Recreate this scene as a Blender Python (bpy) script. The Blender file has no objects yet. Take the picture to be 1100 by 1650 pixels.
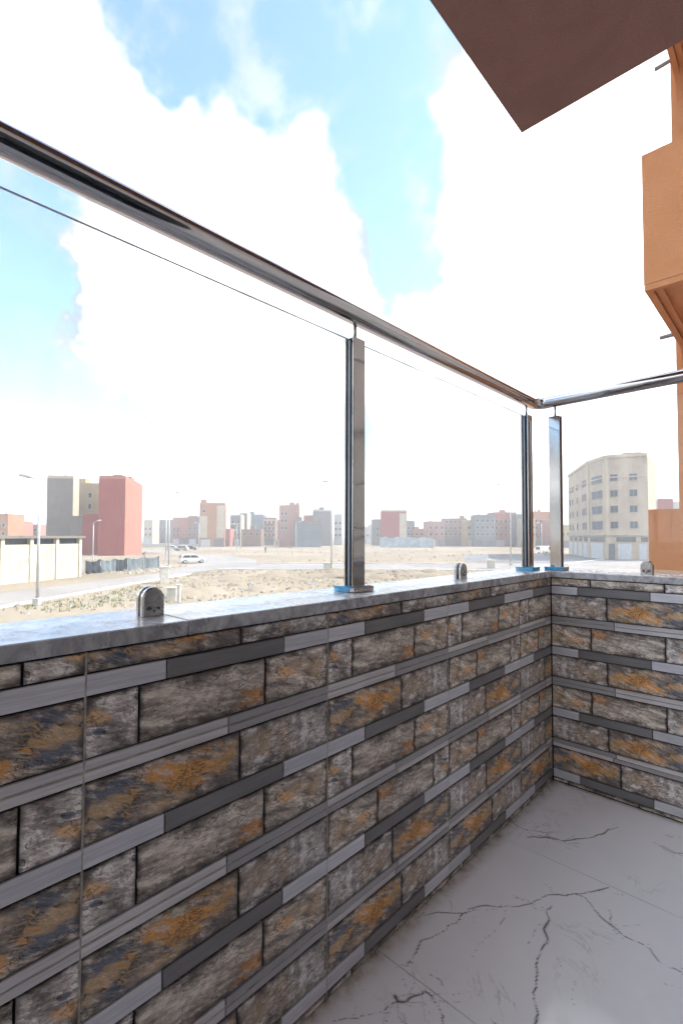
import bpy, math, random
import numpy as np
from mathutils import Matrix, Vector
random.seed(7)
rad = math.radians
sc = bpy.context.scene
COL = sc.collection

# ------------------------------------------------------------------ camera
CAM = Vector((0.9151, -2.4904, 1.1983))
YAW, PITCH, ROLL = 0.7569, rad(1.934), rad(-0.177)
fw = Vector((-math.sin(YAW)*math.cos(PITCH), math.cos(YAW)*math.cos(PITCH), math.sin(PITCH)))
r0 = Vector((math.cos(YAW), math.sin(YAW), 0)); u0 = r0.cross(fw)
rt = r0*math.cos(ROLL) - u0*math.sin(ROLL); up = r0*math.sin(ROLL) + u0*math.cos(ROLL)
cd = bpy.data.cameras.new('camera'); cam = bpy.data.objects.new('camera', cd); COL.objects.link(cam)
M = Matrix((rt, up, -fw)).transposed().to_4x4(); M.translation = CAM
cam.matrix_world = M
cd.sensor_fit = 'VERTICAL'; cd.sensor_height = 36; cd.lens = 36*783.6/1650
cd.shift_y = (836.94-825)/1650; cd.clip_start = 0.02; cd.clip_end = 9000
sc.camera = cam
# street frame: s metres to the right, d metres ahead of the balcony
RV = Vector((math.cos(YAW), math.sin(YAW), 0)); FV = Vector((-math.sin(YAW), math.cos(YAW), 0))
GZ = -3.4
def sd(s, d, z=0.0):
    p = Vector((CAM.x, CAM.y, GZ+z)) + RV*s + FV*d
    return p

# ------------------------------------------------------------------ sun and sky
SUN_AZ = math.atan2(FV.y, FV.x) - rad(82)      # math angle, to the right of the view
SUN_EL = rad(43)
SKY_STRENGTH = 0.13
SUN_STRENGTH = 2.3
EXPOSURE = 2.1
CLOUD = 11.0
sv = Vector((math.cos(SUN_AZ)*math.cos(SUN_EL), math.sin(SUN_AZ)*math.cos(SUN_EL), math.sin(SUN_EL)))
sl = bpy.data.lights.new('sun', 'SUN'); sl.energy = SUN_STRENGTH; sl.angle = rad(0.6); sl.color = (1, .95, .87)
so = bpy.data.objects.new('sun', sl); COL.objects.link(so)
so.rotation_euler = sv.to_track_quat('Z', 'Y').to_euler(); so.location = (0, 0, 60)

world = bpy.data.worlds.new('World'); sc.world = world; world.use_nodes = True
wn = world.node_tree; wn.nodes.clear()
def N(t, typ, **kw):
    n = t.nodes.new(typ)
    for k, v in kw.items():
        if k[0] == '_': n.inputs[k[1:]].default_value = v
        else: setattr(n, k, v)
    return n
def L(t, a, b): t.links.new(a, b)
def math_(t, op, a, b=None, c=None, clamp=False):
    n = t.nodes.new('ShaderNodeMath'); n.operation = op; n.use_clamp = clamp
    for i, v in enumerate((a, b, c)):
        if v is None: continue
        if isinstance(v, (int, float)): n.inputs[i].default_value = v
        else: t.links.new(v, n.inputs[i])
    return n.outputs[0]
def smooth(t, v, a, b, lo=0.0, hi=1.0):
    n = t.nodes.new('ShaderNodeMapRange'); n.interpolation_type = 'SMOOTHSTEP'
    n.inputs[1].default_value = a; n.inputs[2].default_value = b
    n.inputs[3].default_value = lo; n.inputs[4].default_value = hi
    t.links.new(v, n.inputs[0]); return n.outputs[0]
def mixc(t, fac, a, b, blend='MIX'):
    n = t.nodes.new('ShaderNodeMix'); n.data_type = 'RGBA'; n.blend_type = blend
    for i, v in ((0, fac), (6, a), (7, b)):
        if isinstance(v, (int, float)): n.inputs[i].default_value = v
        elif isinstance(v, (tuple, list)): n.inputs[i].default_value = (*v[:3], 1)
        else: t.links.new(v, n.inputs[i])
    return n.outputs[2]
def noise(t, vec, scale, detail=4, rough=.55, dist=0.0, color=False):
    n = t.nodes.new('ShaderNodeTexNoise'); n.inputs['Scale'].default_value = scale
    n.inputs['Detail'].default_value = detail; n.inputs['Roughness'].default_value = rough
    n.inputs['Distortion'].default_value = dist
    if vec is not None: t.links.new(vec, n.inputs['Vector'])
    return n.outputs[1 if color else 0]
def mapping(t, vec, loc=(0,0,0), rot=(0,0,0), scale=(1,1,1)):
    n = t.nodes.new('ShaderNodeMapping'); n.inputs[1].default_value = loc; n.inputs[2].default_value = rot; n.inputs[3].default_value = scale
    t.links.new(vec, n.inputs[0]); return n.outputs[0]

def build_world():
    t = wn
    out = N(t, 'ShaderNodeOutputWorld'); bg = N(t, 'ShaderNodeBackground'); bg.inputs[1].default_value = SKY_STRENGTH
    sky = N(t, 'ShaderNodeTexSky', sky_type='NISHITA', sun_disc=False)
    sky.sun_elevation = SUN_EL; sky.sun_rotation = rad(90) - SUN_AZ
    sky.altitude = 100; sky.air_density = 1.0; sky.dust_density = .6; sky.ozone_density = 1.2
    co = N(t, 'ShaderNodeTexCoord').outputs['Generated']
    # gaps of blue between the clouds: (direction, angular radius)
    gaps = [(-0.60,0.36,0.72,4.2),(-0.545,0.44,0.714,4.6),(-0.46,0.51,0.727,5.6),
            (-0.39,0.565,0.7275,4.0),(-0.4763,0.585,0.655,4.2),(-0.474,0.6342,0.6108,4.0),
            (-0.4985,0.6669,0.5538,3.6),(-0.51,0.70,0.495,2.6),(-0.8455,0.195,0.497,3.0),
            (-0.8743,0.1935,0.4451,3.2),(-0.900,0.205,0.385,3.6),(-0.9328,0.1929,0.3043,3.6),(-0.945,0.235,0.225,5.2),(-0.925,0.345,0.16,4.2),(-0.804,0.579,0.1345,2.6),(-0.65,0.30,0.70,3.6),
            (-0.47,0.38,0.80,7.5),(-0.88,0.08,0.46,5.5)]
    wob = noise(t, co, 9, 3, .6, color=True)
    vm = N(t, 'ShaderNodeVectorMath', operation='MULTIPLY_ADD'); L(t, wob, vm.inputs[0]); vm.inputs[1].default_value = (.16,)*3; vm.inputs[2].default_value = (0,0,0)
    sub = N(t, 'ShaderNodeVectorMath', operation='ADD'); L(t, vm.outputs[0], sub.inputs[0]); sub.inputs[1].default_value = (-.08,)*3
    ad = N(t, 'ShaderNodeVectorMath', operation='ADD'); L(t, co, ad.inputs[0]); L(t, sub.outputs[0], ad.inputs[1])
    nv = N(t, 'ShaderNodeVectorMath', operation='NORMALIZE'); L(t, ad.outputs[0], nv.inputs[0])
    field = None
    for x, y, z, r in gaps:
        dp = N(t, 'ShaderNodeVectorMath', operation='DOT_PRODUCT'); L(t, nv.outputs[0], dp.inputs[0]); dp.inputs[1].default_value = Vector((x,y,z)).normalized()
        b = smooth(t, dp.outputs['Value'], math.cos(rad(r*1.45)), math.cos(rad(r*.45)))
        field = b if field is None else math_(t, 'MAXIMUM', field, b)
    low = noise(t, mapping(t, co, loc=(3.1, 7.7, 1.3)), 1.7, 2, .55)
    far = smooth(t, low, .56, .66)
    # the gaps elsewhere in the sky follow the same loose pattern
    field = math_(t, 'MAXIMUM', field, far)
    fine = noise(t, co, 16, 5, .62)
    v = math_(t, 'ADD', field, math_(t, 'MULTIPLY', math_(t, 'SUBTRACT', fine, .5), .9))
    sep = N(t, 'ShaderNodeSeparateXYZ'); L(t, co, sep.inputs[0])
    hz = smooth(t, sep.outputs[2], -.02, .16)
    wisps = smooth(t, noise(t, mapping(t, co, loc=(.4,.2,.9)), 9, 4, .62), .46, .74)
    gap = math_(t, 'MULTIPLY', smooth(t, v, .12, .72), math_(t, 'MULTIPLY', hz, math_(t, 'SUBTRACT', 1, math_(t, 'MULTIPLY', wisps, .62))))
    # thick cloud is far brighter than its thin edges
    deep = smooth(t, v, .30, -.45)
    shade = smooth(t, noise(t, mapping(t, co, loc=(8,1,2)), 4, 3, .55), .36, .70)
    thin = mixc(t, shade, (2.2, 2.25, 2.35), (1.36, 1.50, 1.68))
    thick = mixc(t, shade, (CLOUD*.96, CLOUD, CLOUD*1.06), (CLOUD*.57, CLOUD*.63, CLOUD*.70))
    ccol = mixc(t, deep, thin, thick)
    skyc = mixc(t, 1.0, sky.outputs[0], (.86, .88, .93), 'MULTIPLY')
    c = mixc(t, gap, ccol, skyc)
    L(t, c, bg.inputs[0]); L(t, bg.outputs[0], out.inputs[0])
build_world()
world.cycles.sampling_method = 'MANUAL'; world.cycles.sample_map_resolution = 256
sc.view_settings.view_transform = 'Standard'; sc.view_settings.look = 'None'
sc.view_settings.exposure = EXPOSURE; sc.view_settings.gamma = 1
sc.view_settings.use_curve_mapping = False
sc.render.engine = 'CYCLES'
sc.cycles.max_bounces = 7; sc.cycles.diffuse_bounces = 3; sc.cycles.transparent_max_bounces = 16
sc.cycles.caustics_reflective = False; sc.cycles.caustics_refractive = False
sc.cycles.sample_clamp_indirect = 6.0
sc.cycles.use_adaptive_sampling = True; sc.cycles.adaptive_threshold = .03; sc.cycles.adaptive_min_samples = 24

# ------------------------------------------------------------------ helpers
class MB:
    def __init__(s): s.v = []; s.f = []; s.m = []
    def add(s, vs, fs, mi=0):
        o = len(s.v); s.v += [tuple(v) for v in vs]
        for f in fs: s.f.append([i+o for i in f]); s.m.append(mi)
    def box(s, x0, x1, y0, y1, z0, z1, mi=0):
        s.add([(x0,y0,z0),(x1,y0,z0),(x1,y1,z0),(x0,y1,z0),(x0,y0,z1),(x1,y0,z1),(x1,y1,z1),(x0,y1,z1)],
              [(0,3,2,1),(4,5,6,7),(0,1,5,4),(1,2,6,5),(2,3,7,6),(3,0,4,7)], mi)
    def bevbox(s, x0, x1, y0, y1, z0, z1, b=.002, mi=0):
        # box with all edges chamfered
        vs = []; X=(x0,x1); Y=(y0,y1); Z=(z0,z1)
        idx = {}
        for i in (0,1):
            for j in (0,1):
                for k in (0,1):
                    sx, sy, sz = (b if i==0 else -b), (b if j==0 else -b), (b if k==0 else -b)
                    for a, p in (('x',(X[i],Y[j]+sy,Z[k]+sz)),('y',(X[i]+sx,Y[j],Z[k]+sz)),('z',(X[i]+sx,Y[j]+sy,Z[k]))):
                        idx[(i,j,k,a)] = len(vs); vs.append(p)
        q = lambda *ks: [idx[k] for k in ks]
        fs = []
        for i in (0,1):
            f = q((i,0,0,'x'),(i,1,0,'x'),(i,1,1,'x'),(i,0,1,'x')); fs.append(f if i else f[::-1])
            f = q((0,i,0,'y'),(0,i,1,'y'),(1,i,1,'y'),(1,i,0,'y')); fs.append(f if i else f[::-1])
            f = q((0,0,i,'z'),(1,0,i,'z'),(1,1,i,'z'),(0,1,i,'z')); fs.append(f if i else f[::-1])
        for i in (0,1):
            for j in (0,1):
                f = q((i,j,0,'x'),(i,j,0,'y'),(i,j,1,'y'),(i,j,1,'x')); fs.append(f if (i==j) else f[::-1])
                f = q((i,0,j,'x'),(i,1,j,'x'),(i,1,j,'z'),(i,0,j,'z')); fs.append(f if (i==j) else f[::-1])
                f = q((0,i,j,'y'),(0,i,j,'z'),(1,i,j,'z'),(1,i,j,'y')); fs.append(f if (i==j) else f[::-1])
        for i in (0,1):
            for j in (0,1):
                for k in (0,1):
                    f = q((i,j,k,'x'),(i,j,k,'y'),(i,j,k,'z')); fs.append(f if (i+j+k)%2==1 else f[::-1])
        s.add(vs, fs, mi)
    def tube(s, pts, r, n=12, caps=True, mi=0):
        pts = [Vector(p) for p in pts]; rr = r if isinstance(r, (list,tuple)) else [r]*len(pts)
        vs = []; fs = []; prev = None
        for i, p in enumerate(pts):
            t = (pts[min(i+1,len(pts)-1)] - pts[max(i-1,0)]).normalized()
            if prev is None:
                a = Vector((0,0,1)) if abs(t.z) < .9 else Vector((1,0,0)); e1 = t.cross(a).normalized()
            else: e1 = (prev - t*prev.dot(t)).normalized()
            prev = e1; e2 = t.cross(e1)
            for k in range(n):
                a = 2*math.pi*k/n; vs.append(p + (e1*math.cos(a)+e2*math.sin(a))*rr[i])
        for i in range(len(pts)-1):
            for k in range(n):
                a=i*n+k; b=i*n+(k+1)%n; fs.append((a,b,b+n,a+n))
        if caps: fs.append(list(range(n))[::-1]); fs.append([len(vs)-n+k for k in range(n)])
        s.add(vs, fs, mi)
    def prism(s, poly, z0, z1, mi=0):   # poly in xy, ccw
        n = len(poly)
        s.add([(x,y,z0) for x,y in poly]+[(x,y,z1) for x,y in poly],
              [list(range(n))[::-1], list(range(n,2*n))]+[(i,(i+1)%n,(i+1)%n+n,i+n) for i in range(n)], mi)
    def mesh(s, name, mats, smooth_=False):
        me = bpy.data.meshes.new(name); me.from_pydata(s.v, [], s.f)
        for m in (mats if isinstance(mats, (list,tuple)) else [mats]): me.materials.append(m)
        me.polygons.foreach_set('material_index', s.m)
        if smooth_: me.polygons.foreach_set('use_smooth', [True]*len(s.f))
        me.update(); return me
    def build(s, name, mats, parent=None, smooth_=False):
        return link(name, s.mesh(name, mats, smooth_), parent)
def link(name, data, parent=None):
    o = bpy.data.objects.new(name, data); COL.objects.link(o)
    if parent: o.parent = parent
    return o
def tag(o, label=None, cat=None, group=None, kind=None):
    if label: o['label'] = label
    if cat: o['category'] = cat
    if group: o['group'] = group
    if kind: o['kind'] = kind
    return o
def thing(name, loc=(0,0,0), rz=0, label=None, cat=None, group=None):
    o = link(name, None); o.location = loc; o.rotation_euler.z = rz; o.empty_display_size = .2
    return tag(o, label, cat, group)
def copy_tree(o, parent=None):
    c = o.copy(); COL.objects.link(c); c.parent = parent
    for ch in o.children: copy_tree(ch, c)
    return c

# ------------------------------------------------------------------ materials
def mat(name):
    m = bpy.data.materials.new(name); m.use_nodes = True; t = m.node_tree
    b = t.nodes['Principled BSDF']; return m, t, b
def objco(t): return N(t, 'ShaderNodeTexCoord').outputs['Object']
def bump(t, b, h, strength=.3, dist=.002):
    n = N(t, 'ShaderNodeBump'); n.inputs['Strength'].default_value = strength; n.inputs['Distance'].default_value = dist
    L(t, h, n.inputs['Height']); L(t, n.outputs[0], b.inputs['Normal'])
def plain(name, c, rough=.6, metal=0.0, var=.12, scale=3.0, bmp=0.0, bscale=60, spec=.5, streak=0.0):
    m, t, b = mat(name); co = objco(t)
    n = noise(t, co, scale, 5, .6)
    f = smooth(t, n, .3, .7)
    col = mixc(t, f, tuple(x*(1-var) for x in c), tuple(min(1,x*(1+var)) for x in c))
    if streak:
        st = smooth(t, noise(t, mapping(t, co, scale=(1,1,.08)), 1.3, 5, .6), .45, .75)
        col = mixc(t, math_(t, 'MULTIPLY', st, streak), col, tuple(x*.55 for x in c))
    L(t, col, b.inputs['Base Color']); b.inputs['Roughness'].default_value = rough; b.inputs['Metallic'].default_value = metal
    b.inputs['Specular IOR Level'].default_value = spec
    if bmp: bump(t, b, noise(t, co, bscale, 4, .6), bmp, .004)
    return m

def stone_mat(name, seed, w, h, lo, mid, hi, streak_rot=0.0, streak=(9, 30), orange=None, blue=None, crack=.7, vertical=False):
    m, t, b = mat(name); co0 = objco(t)
    co = mapping(t, co0, loc=(seed*1.37, 0, seed*.73))
    rot = mapping(t, co, rot=(0, streak_rot, 0))
    st = mapping(t, rot, scale=(streak[0], 20, streak[1]))
    wv = noise(t, st, 1.0, 6, .66, .7)
    big = noise(t, co, 22, 2, .55, .4)
    gran = noise(t, mapping(t, rot, scale=(70, 60, 190)), 1.0, 5, .75, .6)
    # flaked plates: warped cells, each with a tone of its own
    wp = N(t, 'ShaderNodeVectorMath', operation='MULTIPLY_ADD'); L(t, noise(t, rot, 38, 3, .65, color=True), wp.inputs[0]); wp.inputs[1].default_value = (.05,.05,.022); L(t, rot, wp.inputs[2])
    vo = N(t, 'ShaderNodeTexVoronoi'); vo.inputs['Scale'].default_value = 1.0; L(t, mapping(t, wp.outputs[0], scale=(26, 20, 95)), vo.inputs['Vector'])
    cell = N(t, 'ShaderNodeSeparateColor'); L(t, vo.outputs['Color'], cell.inputs[0])
    v = math_(t, 'ADD', math_(t, 'MULTIPLY', wv, .66), math_(t, 'MULTIPLY', big, .34))
    v = math_(t, 'ADD', v, math_(t, 'MULTIPLY', math_(t, 'SUBTRACT', gran, .5), .30))
    v = math_(t, 'ADD', v, math_(t, 'MULTIPLY', math_(t, 'SUBTRACT', cell.outputs[0], .5), .12))
    cr = N(t, 'ShaderNodeValToRGB'); e = cr.color_ramp.elements
    e[0].position = .36; e[0].color = (*lo, 1); e[1].position = .64; e[1].color = (*hi, 1)
    k = cr.color_ramp.elements.new(.49); k.color = (*mid, 1)
    L(t, v, cr.inputs[0]); col = cr.outputs[0]
    sx = N(t, 'ShaderNodeSeparateXYZ'); L(t, co0, sx.inputs[0])
    def blob(cx, cz, rx, rz, s2):
        dx = math_(t, 'DIVIDE', math_(t, 'SUBTRACT', sx.outputs[0], cx), rx); dz = math_(t, 'DIVIDE', math_(t, 'SUBTRACT', sx.outputs[2], cz), rz)
        dd = math_(t, 'SQRT', math_(t, 'ADD', math_(t, 'MULTIPLY', dx, dx), math_(t, 'MULTIPLY', dz, dz)))
        nn = noise(t, mapping(t, st, loc=(s2,0,s2)), 1.6, 4, .65, .6)
        q = math_(t, 'ADD', math_(t, 'MULTIPLY', math_(t, 'SUBTRACT', nn, .5), 2.4), math_(t, 'ADD', math_(t, 'MULTIPLY', math_(t, 'SUBTRACT', gran, .5), 3.4), math_(t, 'MULTIPLY', math_(t, 'SUBTRACT', cell.outputs[1], .5), 1.1)))
        return smooth(t, math_(t, 'ADD', dd, q), 1.30, .55)
    for (cx, cz, rx, rz, c, a) in (blue or []): col = mixc(t, math_(t, 'MULTIPLY', blob(cx, cz, rx, rz, 3.3+cx*9), a), col, c)
    for (cx, cz, rx, rz, c, a) in (orange or []): col = mixc(t, math_(t, 'MULTIPLY', blob(cx, cz, rx, rz, 9.1+cx*7), a), col, c)
    col = mixc(t, 1.0, col, mixc(t, smooth(t, math_(t, 'ADD', gran, math_(t, 'MULTIPLY', math_(t, 'SUBTRACT', wv, .5), .6)), .32, .68), (.80,.785,.77), (1.22,1.20,1.17)), 'MULTIPLY')
    # fine dark fissures
    fz = noise(t, mapping(t, rot, scale=(16, 10, 40), loc=(seed, 2, 4)), 1.0, 4, .7, 1.5)
    line = smooth(t, math_(t, 'ABSOLUTE', math_(t, 'SUBTRACT', fz, .5)), .030, .008)
    gate = smooth(t, noise(t, mapping(t, co, loc=(5,5,5)), 17, 2), .47, .56)
    col = mixc(t, math_(t, 'MULTIPLY', math_(t, 'MULTIPLY', line, gate), crack), col, (.012, .011, .012))
    speck = smooth(t, noise(t, co, 95, 1, .5), .72, .77)
    col = mixc(t, math_(t, 'MULTIPLY', speck, .6), col, (.02, .018, .02))
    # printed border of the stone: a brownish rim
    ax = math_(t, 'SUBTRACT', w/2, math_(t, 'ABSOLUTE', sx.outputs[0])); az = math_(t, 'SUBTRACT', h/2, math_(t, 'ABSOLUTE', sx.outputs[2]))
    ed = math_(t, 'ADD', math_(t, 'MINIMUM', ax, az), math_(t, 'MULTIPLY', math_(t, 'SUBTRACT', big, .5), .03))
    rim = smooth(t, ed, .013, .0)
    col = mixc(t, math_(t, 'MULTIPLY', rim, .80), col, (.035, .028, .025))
    # overall brightening, with a random tone for each piece
    oi = N(t, 'ShaderNodeObjectInfo')
    br = math_(t, 'ADD', math_(t, 'MULTIPLY', oi.outputs['Random'], .20), 1.80)
    hsv = N(t, 'ShaderNodeHueSaturation'); L(t, col, hsv.inputs['Color']); L(t, br, hsv.inputs['Value'])
    L(t, hsv.outputs[0], b.inputs['Base Color'])
    b.inputs['Roughness'].default_value = .42; b.inputs['Specular IOR Level'].default_value = .4
    bump(t, b, math_(t, 'SUBTRACT', v, math_(t, 'MULTIPLY', line, .25)), .6, .005)
    return m
RH, SH, TW = .109, .040, .60
OR = (.40, .195, .062); BL = (.065, .08, .115); TAN = (.40, .27, .15)
WD = {'orange': .54*TW, 'grey': .46*TW, 'small': .16*TW, 'big': .495*TW, 'medium': .345*TW}
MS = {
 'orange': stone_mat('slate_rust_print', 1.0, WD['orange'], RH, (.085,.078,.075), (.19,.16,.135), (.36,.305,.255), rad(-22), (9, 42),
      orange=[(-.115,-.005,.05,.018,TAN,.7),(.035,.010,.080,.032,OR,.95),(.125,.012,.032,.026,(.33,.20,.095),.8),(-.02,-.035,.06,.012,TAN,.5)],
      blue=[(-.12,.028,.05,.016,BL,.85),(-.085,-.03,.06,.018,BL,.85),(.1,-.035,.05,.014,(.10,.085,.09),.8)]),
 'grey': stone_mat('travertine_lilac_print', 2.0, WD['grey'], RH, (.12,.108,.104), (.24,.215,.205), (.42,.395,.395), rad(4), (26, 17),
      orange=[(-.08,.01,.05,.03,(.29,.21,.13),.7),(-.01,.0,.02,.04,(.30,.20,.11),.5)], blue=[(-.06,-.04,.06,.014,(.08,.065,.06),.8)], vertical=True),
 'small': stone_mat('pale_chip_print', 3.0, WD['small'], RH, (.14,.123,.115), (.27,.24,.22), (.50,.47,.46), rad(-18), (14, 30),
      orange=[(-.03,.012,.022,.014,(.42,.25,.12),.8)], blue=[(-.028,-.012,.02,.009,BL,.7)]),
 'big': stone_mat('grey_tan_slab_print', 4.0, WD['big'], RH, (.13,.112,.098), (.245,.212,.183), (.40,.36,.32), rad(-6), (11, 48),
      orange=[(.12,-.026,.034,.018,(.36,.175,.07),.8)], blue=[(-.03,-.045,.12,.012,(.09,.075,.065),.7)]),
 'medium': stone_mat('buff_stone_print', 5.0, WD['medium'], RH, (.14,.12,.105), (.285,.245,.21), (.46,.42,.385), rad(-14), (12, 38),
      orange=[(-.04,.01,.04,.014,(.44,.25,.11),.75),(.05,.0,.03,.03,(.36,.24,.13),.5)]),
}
def strip_mat(name, c, seed, line=False):
    m, t, b = mat(name); co = mapping(t, objco(t), loc=(seed, seed, seed))
    g = noise(t, mapping(t, co, scale=(7, 7, 160)), 1.0, 6, .6, .3)
    g2 = noise(t, mapping(t, co, scale=(2.5, 5, 60)), 1.0, 3, .5)
    v = smooth(t, math_(t, 'ADD', math_(t, 'MULTIPLY', g, .6), math_(t, 'MULTIPLY', g2, .4)), .33, .67)
    col = mixc(t, v, tuple(x*.78 for x in c), tuple(min(1, x*1.15) for x in c))
    sp = smooth(t, noise(t, co, 130, 2), .72, .78)
    col = mixc(t, math_(t, 'MULTIPLY', sp, .5), col, tuple(x*.4 for x in c))
    oi = N(t, 'ShaderNodeObjectInfo'); br = math_(t, 'ADD', math_(t, 'MULTIPLY', oi.outputs['Random'], .18), .91)
    hsv = N(t, 'ShaderNodeHueSaturation'); L(t, col, hsv.inputs['Color']); L(t, br, hsv.inputs['Value'])
    L(t, hsv.outputs[0], b.inputs['Base Color']); b.inputs['Roughness'].default_value = .38; b.inputs['Specular IOR Level'].default_value = .4
    bump(t, b, g, .15, .001)
    return m
MS['light'] = strip_mat('pale_lilac_strip_print', (.64,.625,.665), 1)
MS['light2'] = strip_mat('pale_rose_strip_print', (.60,.565,.57), 2)
MS['mid'] = strip_mat('mid_grey_strip_print', (.37,.35,.36), 3)
MS['dark'] = strip_mat('charcoal_strip_print', (.20,.19,.192), 4)
M_joint = plain('beige_grout', (.42,.385,.34), .8, var=.3, scale=40)
M_dark = plain('black_joint', (.016,.014,.014), .7)
M_render = plain('rough_cement', (.33,.30,.27), .9, bmp=.3)

def orange_mat():
    m, t, b = mat('orange_roughcast'); co = objco(t)
    n1 = smooth(t, noise(t, co, 2.2, 5, .6), .3, .7); n2 = noise(t, co, 120, 4, .65)
    col = mixc(t, n1, (.60,.285,.135), (.66,.325,.165))
    col = mixc(t, smooth(t, n2, .35, .7), mixc(t, .35, col, (.25,.11,.05)), col)
    L(t, col, b.inputs['Base Color']); b.inputs['Roughness'].default_value = .9; b.inputs['Specular IOR Level'].default_value = .2
    bump(t, b, n2, .6, .006); return m
M_orange = orange_mat()
def soffit_mat():
    m, t, b = mat('brown_roughcast'); co = objco(t)
    n1 = smooth(t, noise(t, co, 3.1, 6, .65, .6), .3, .7); n2 = noise(t, co, 140, 4, .65)
    col = mixc(t, n1, (.25,.142,.118), (.29,.167,.14))
    col = mixc(t, smooth(t, n2, .35, .7), mixc(t, .3, col, (.12,.077,.07)), col)
    L(t, col, b.inputs['Base Color']); b.inputs['Roughness'].default_value = .9; b.inputs['Specular IOR Level'].default_value = .15
    bump(t, b, n2, .5, .005); return m
M_soffit = soffit_mat()
M_facade = plain('pale_render', (.65,.60,.555), .9, var=.05, scale=1.5, bmp=.3, bscale=90)
def coping_mat():
    m, t, b = mat('polished_grey_marble'); co = objco(t)
    a = noise(t, mapping(t, co, scale=(1,1,1), rot=(0,0,.5)), 14, 7, .62, 1.6)
    col = mixc(t, smooth(t, a, .3, .7), (.27,.262,.275), (.52,.51,.52))
    vn = smooth(t, math_(t, 'ABSOLUTE', math_(t, 'SUBTRACT', noise(t, co, 7, 6, .6, 1.5), .5)), .022, .0)
    col = mixc(t, math_(t, 'MULTIPLY', vn, .55), col, (.62,.61,.62))
    sp = smooth(t, noise(t, co, 160, 3), .66, .74); col = mixc(t, math_(t, 'MULTIPLY', sp, .5), col, (.06,.055,.06))
    L(t, col, b.inputs['Base Color'])
    L(t, smooth(t, noise(t, co, 30, 4), .2, .9, .16, .36), b.inputs['Roughness']); b.inputs['Specular IOR Level'].default_value = .7
    bump(t, b, noise(t, co, 55, 3), .06, .002); return m
M_coping = coping_mat()
def steel_mat(name, rough, c=(.43,.425,.43), axis=2):
    m, t, b = mat(name); co = objco(t)
    s = [90,90,90]; s[axis] = 1.5
    n = noise(t, mapping(t, co, scale=s), 1.0, 4, .6)
    L(t, mixc(t, n, tuple(x*.9 for x in c), c), b.inputs['Base Color']); b.inputs['Metallic'].default_value = 1
    L(t, smooth(t, noise(t, co, 18, 4), .3, .8, rough*.7, rough*1.6), b.inputs['Roughness'])
    bump(t, b, n, .05, .001); return m
M_steel = steel_mat('stainless_steel', .09, (.42,.395,.375))
M_clamp = steel_mat('satin_steel', .24, (.46,.44,.42))
M_rail = steel_mat('stainless_tube', .055, (.50,.49,.49), axis=1)
M_film = plain('blue_protective_film', (.07,.36,.62), .3, var=.25, scale=40, bmp=.2)
M_gasket = plain('navy_rubber_gasket', (.010,.012,.032), .6, spec=.2)
M_remnant = plain('milky_film', (.55,.53,.52), .5)
M_screw = plain('dark_screw_hole', (.02,.02,.02), .4)
def glass_mat():
    m, t, b = mat('clear_balustrade_glass'); t.nodes.remove(b); out = t.nodes['Material Output']
    tr = N(t, 'ShaderNodeBsdfTransparent'); tr.inputs[0].default_value = (.985,.995,.99,1)
    gl = N(t, 'ShaderNodeBsdfGlossy'); gl.inputs['Roughness'].default_value = .0
    lw = N(t, 'ShaderNodeLayerWeight'); lw.inputs[0].default_value = .5
    fc = math_(t, 'ADD', .018, math_(t, 'MULTIPLY', math_(t, 'POWER', lw.outputs['Facing'], 5.0), .55))
    mx = N(t, 'ShaderNodeMixShader'); L(t, fc, mx.inputs[0]); L(t, tr.outputs[0], mx.inputs[1]); L(t, gl.outputs[0], mx.inputs[2])
    df = N(t, 'ShaderNodeBsdfDiffuse'); df.inputs[0].default_value = (.7,.7,.68,1)
    dust = smooth(t, noise(t, mapping(t, objco(t), scale=(3,3,1.2)), 3.0, 5, .65), .45, .85, .004, .06)
    m2 = N(t, 'ShaderNodeMixShader'); L(t, dust, m2.inputs[0]); L(t, mx.outputs[0], m2.inputs[1]); L(t, df.outputs[0], m2.inputs[2])
    L(t, m2.outputs[0], out.inputs[0]); return m
M_glass = glass_mat()
M_glassedge = plain('glass_edge', (.28,.33,.34), .15)

# ------------------------------------------------------------------ balcony floor
PIECE = {}
def floor_mat():
    m, t, b = mat('white_veined_marble_tile'); co = N(t, 'ShaderNodeTexCoord').outputs['Object']
    at = N(t, 'ShaderNodeAttribute', attribute_name='vein')
    g = N(t, 'ShaderNodeAttribute', attribute_name='grime')
    n1 = noise(t, co, 5, 5, .6, .8)
    col = mixc(t, smooth(t, n1, .3, .7), (.80,.795,.83), (.83,.825,.86))
    fv = smooth(t, math_(t, 'ABSOLUTE', math_(t, 'SUBTRACT', noise(t, co, 4.2, 7, .62, 1.4), .5)), .012, .0)
    fg = smooth(t, noise(t, mapping(t, co, loc=(4,4,0)), 3.5, 3), .52, .66)
    col = mixc(t, math_(t, 'MULTIPLY', math_(t, 'MULTIPLY', fv, fg), .35), col, (.22,.20,.20))
    br = smooth(t, noise(t, co, 75, 4, .7), .18, .48)
    col = mixc(t, math_(t, 'MULTIPLY', at.outputs['Fac'], br), col, (.035,.033,.038))
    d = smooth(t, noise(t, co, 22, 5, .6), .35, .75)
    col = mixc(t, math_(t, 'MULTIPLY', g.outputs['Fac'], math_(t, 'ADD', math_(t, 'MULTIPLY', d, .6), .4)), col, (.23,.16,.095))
    sp = smooth(t, noise(t, co, 48, 3), .74, .79); col = mixc(t, math_(t, 'MULTIPLY', sp, .45), col, (.10,.08,.07))
    L(t, col, b.inputs['Base Color'])
    L(t, smooth(t, noise(t, co, 9, 5), .25, .75, .06, .16), b.inputs['Roughness']); b.inputs['Specular IOR Level'].default_value = .5
    return m
M_floor = floor_mat()
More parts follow.
